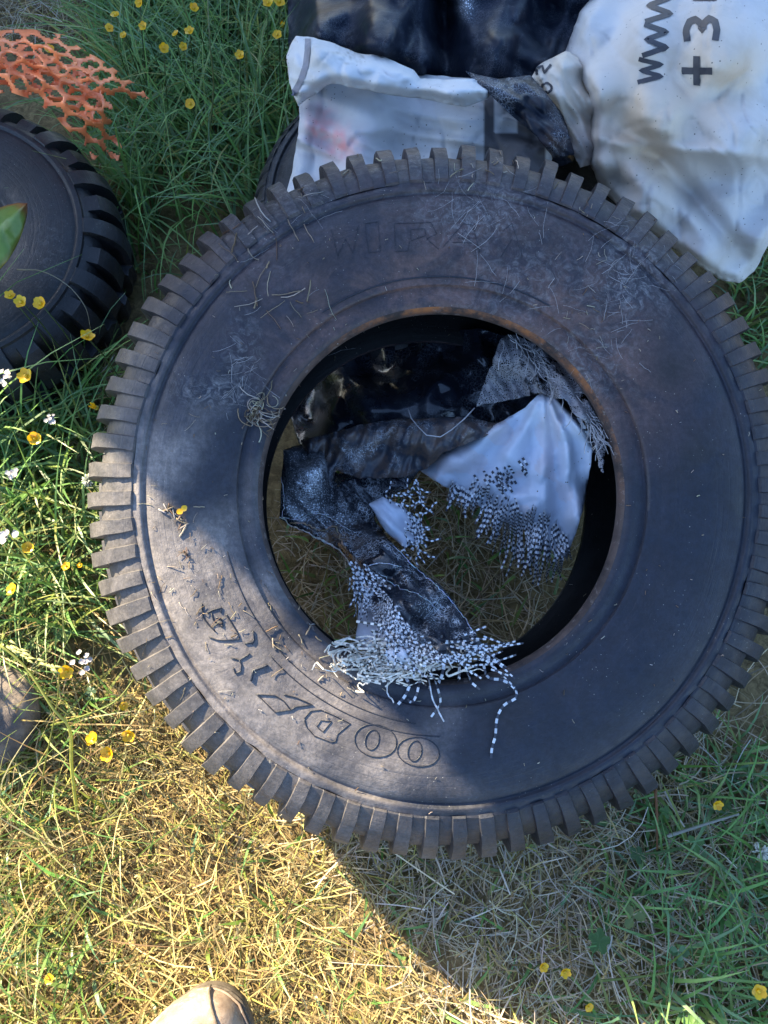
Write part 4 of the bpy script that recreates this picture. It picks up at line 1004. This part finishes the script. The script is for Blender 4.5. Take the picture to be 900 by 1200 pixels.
# ------------------------------------------------------------------ boot
m = NT('tan_leather', .55, .4); n = m.noise(18, 7, .65); c = m.mix(m.ramp(n, .35, .7), (.22, .155, .11), (.37, .28, .21)); c = m.mix(m.ramp(m.noise(55, 8, .75), .48, .66, 0, .75), c, (.14, .09, .06)); c = m.mix(m.ramp(m.noise(24, 8, .75, dist=1.5), .54, .62, 0, .5), c, (.45, .40, .34)); m.color(c); m.normal(m.bump(m.noise(150, 6, .65), .3, .002)); leather = m.m
soleM = plain('boot_sole', (.10, .08, .06), .8, .3, .3, 60, .4)
def boot():
    tip = gp(298, 1196, .05); ax = Vector((.88, .475, 0)); ax.normalize(); sd2 = Vector((ax.y, -ax.x, 0)); heel = tip - ax * .29 - sd2 * .02
    root = thing('work_boot', 'dusty tan leather boot toe poking in at the lower edge on the sunlit straw', 'boot', heel)
    def P(f, w, z): return heel + ax * (.29 * f) + sd2 * w * 1.22 + Vector((0, 0, z))
    outline = [(0, .030), (.06, .036), (.2, .037), (.38, .038), (.55, .046), (.7, .054), (.82, .055), (.90, .048), (.96, .034), (1.0, .014)]
    b = MB(); ring = []
    O = [(f, w) for f, w in spline(outline, 40)]; loop = O + [(f, -w * .92) for f, w in O[::-1]]
    n = len(loop); vs = []
    for z, s in ((0., 1.0), (.004, 1.04), (.024, 1.04), (.028, 1.0)): vs += [P(.5 + (f - .5) * (1 + (s - 1) * .4), w * s, z) for f, w in loop]
    fs = [(k * n + i, k * n + (i + 1) % n, (k + 1) * n + (i + 1) % n, (k + 1) * n + i) for k in range(3) for i in range(n)] + [tuple(range(n))[::-1], tuple(3 * n + i for i in range(n))]
    b.add(vs, fs); b.build('sole', soleM, root, True, 40)
    b = MB(); vs = []; NS, NR = 44, 22                            # upper: cross sections along the foot
    for i in range(NS):
        f = .0 + i / (NS - 1); w = np.interp(f, [o_[0] for o_ in outline], [o_[1] for o_ in outline]) * .97
        h = np.interp(f, [0, .25, .34, .45, .6, .72, .82, .9, .96, 1.], [.13, .14, .13, .105, .080, .070, .066, .058, .044, .02])
        for j in range(NR):
            a = math.pi * j / (NR - 1); x = math.cos(a); y = math.sin(a)
            ww = w * (abs(x) ** .75) * (1 if x > 0 else -1) * (1 - .25 * y * (f < .5)); vs.append(P(f * .985 + .004, ww, .026 + (h - .0) * y ** .72 + .002 * mnoise.noise(Vector((f * 9, j * .4, 2)))))
    fs = [(i * NR + j, (i + 1) * NR + j, (i + 1) * NR + j + 1, i * NR + j + 1) for i in range(NS - 1) for j in range(NR - 1)] + [tuple(range(NR)), tuple((NS - 1) * NR + j for j in range(NR))[::-1]]
    b.add(vs, fs); b.build('leather_upper', leather, root)
    b = MB(); vs = []                                              # ankle shaft with an open collar
    for k, (z, rx, ry) in enumerate(((.06, .042, .036), (.12, .045, .04), (.17, .047, .042), (.20, .049, .044), (.203, .046, .041), (.12, .040, .035))):
        for j in range(20):
            t = 2 * math.pi * j / 20; vs.append(P(.17 + rx * math.cos(t) / .29, ry * math.sin(t), z))
    b.add(vs, [(k * 20 + j, k * 20 + (j + 1) % 20, (k + 1) * 20 + (j + 1) % 20, (k + 1) * 20 + j) for k in range(5) for j in range(20)]); b.build('ankle_collar', leather, root)
    b = MB(); pts = [P(f, w * 1.0, .030) for f, w in O] + [P(f, -w * .92, .030) for f, w in O[::-1]]
    b.tube(pts, .003, 5); b.build('welt', soleM, root)
    b = MB(); b.tube([P(.90, .0475 * math.cos(a), .026 + .0585 * math.sin(a) ** .72 + .001) for a in np.linspace(.1, 3.04, 18)], .0016, 5); b.build('toe_seam', soleM, root)
    b = MB(); b.tube([P(.5 + (f - .5) * .992, w * 1.0, .042) for f, w in O[6:]] + [P(.5 + (f - .5) * .992, -w * .92, .042) for f, w in O[:5:-1]], .0022, 5); b.build('toe_rand', leather, root)
    for f in (.36, .44, .52):
        b = MB(); h = np.interp(f, [.34, .45, .6], [.13, .105, .08]); b.tube([P(f, .022 * math.cos(a), .026 + h * 1.01 + .004 * math.sin(a)) for a in np.linspace(0, 3.14, 8)], .0025, 6); b.build('lace', soleM, root)
boot()

# ------------------------------------------------------------------ the wall whose end throws the shadow line (outside the frame, added for its shade)
back = Vector((-sd.x, -sd.y, 0)); perp = Vector((sd.y, -sd.x, 0))
if perp.y < 0: perp = -perp
if perp.dot(Vector((1, 1, 0))) < 0: perp = -perp
e0 = Vector((pa.x, pa.y, 0)) + back * 3.2
blocker = thing('shade_blocker', 'added unseen grey wall standing beyond the heap of bags', 'blocker', e0)
m = NT('blocker_concrete', .9, .2); n = m.noise(4, 8, .65); m.color(m.mix(m.ramp(n, .3, .7), (.10, .10, .105), (.18, .18, .185))); m.normal(m.bump(m.noise(40, 8, .7), .4, .006))
def box(b, o0, ex, ey, lx, ly, z0, z1):
    vs = [o0 + ex * x + ey * y + Vector((0, 0, z)) for z in (z0, z1) for x, y in ((0, 0), (lx, 0), (lx, ly), (0, ly))]
    b.add(vs, [(3, 2, 1, 0), (4, 5, 6, 7), (0, 1, 5, 4), (1, 2, 6, 5), (2, 3, 7, 6), (3, 0, 4, 7)])
for k in range(2):
    b = MB(); box(b, e0 + perp * (k * 1.2 + 1.13) + back * .155, perp, back, .14, .12, -.05, 3.65); b.build('blocker_post', m.m, blocker, False)
    b = MB(); box(b, e0 + perp * (k * 1.2), perp, back, 1.19, .15, -.05, 3.65); b.build('blocker_panel', m.m, blocker, False)
b = MB(); box(b, e0 - perp * .26, perp, back, .257, .15, 2.70, 3.65); b.build('blocker_overhang', m.m, blocker, False)  # overhang added so the ground at lower right stays shaded
b = MB(); box(b, e0 - back * .03 , perp, back, 2.46, .21, 3.653, 3.75); b.build('blocker_cap', m.m, blocker, False)
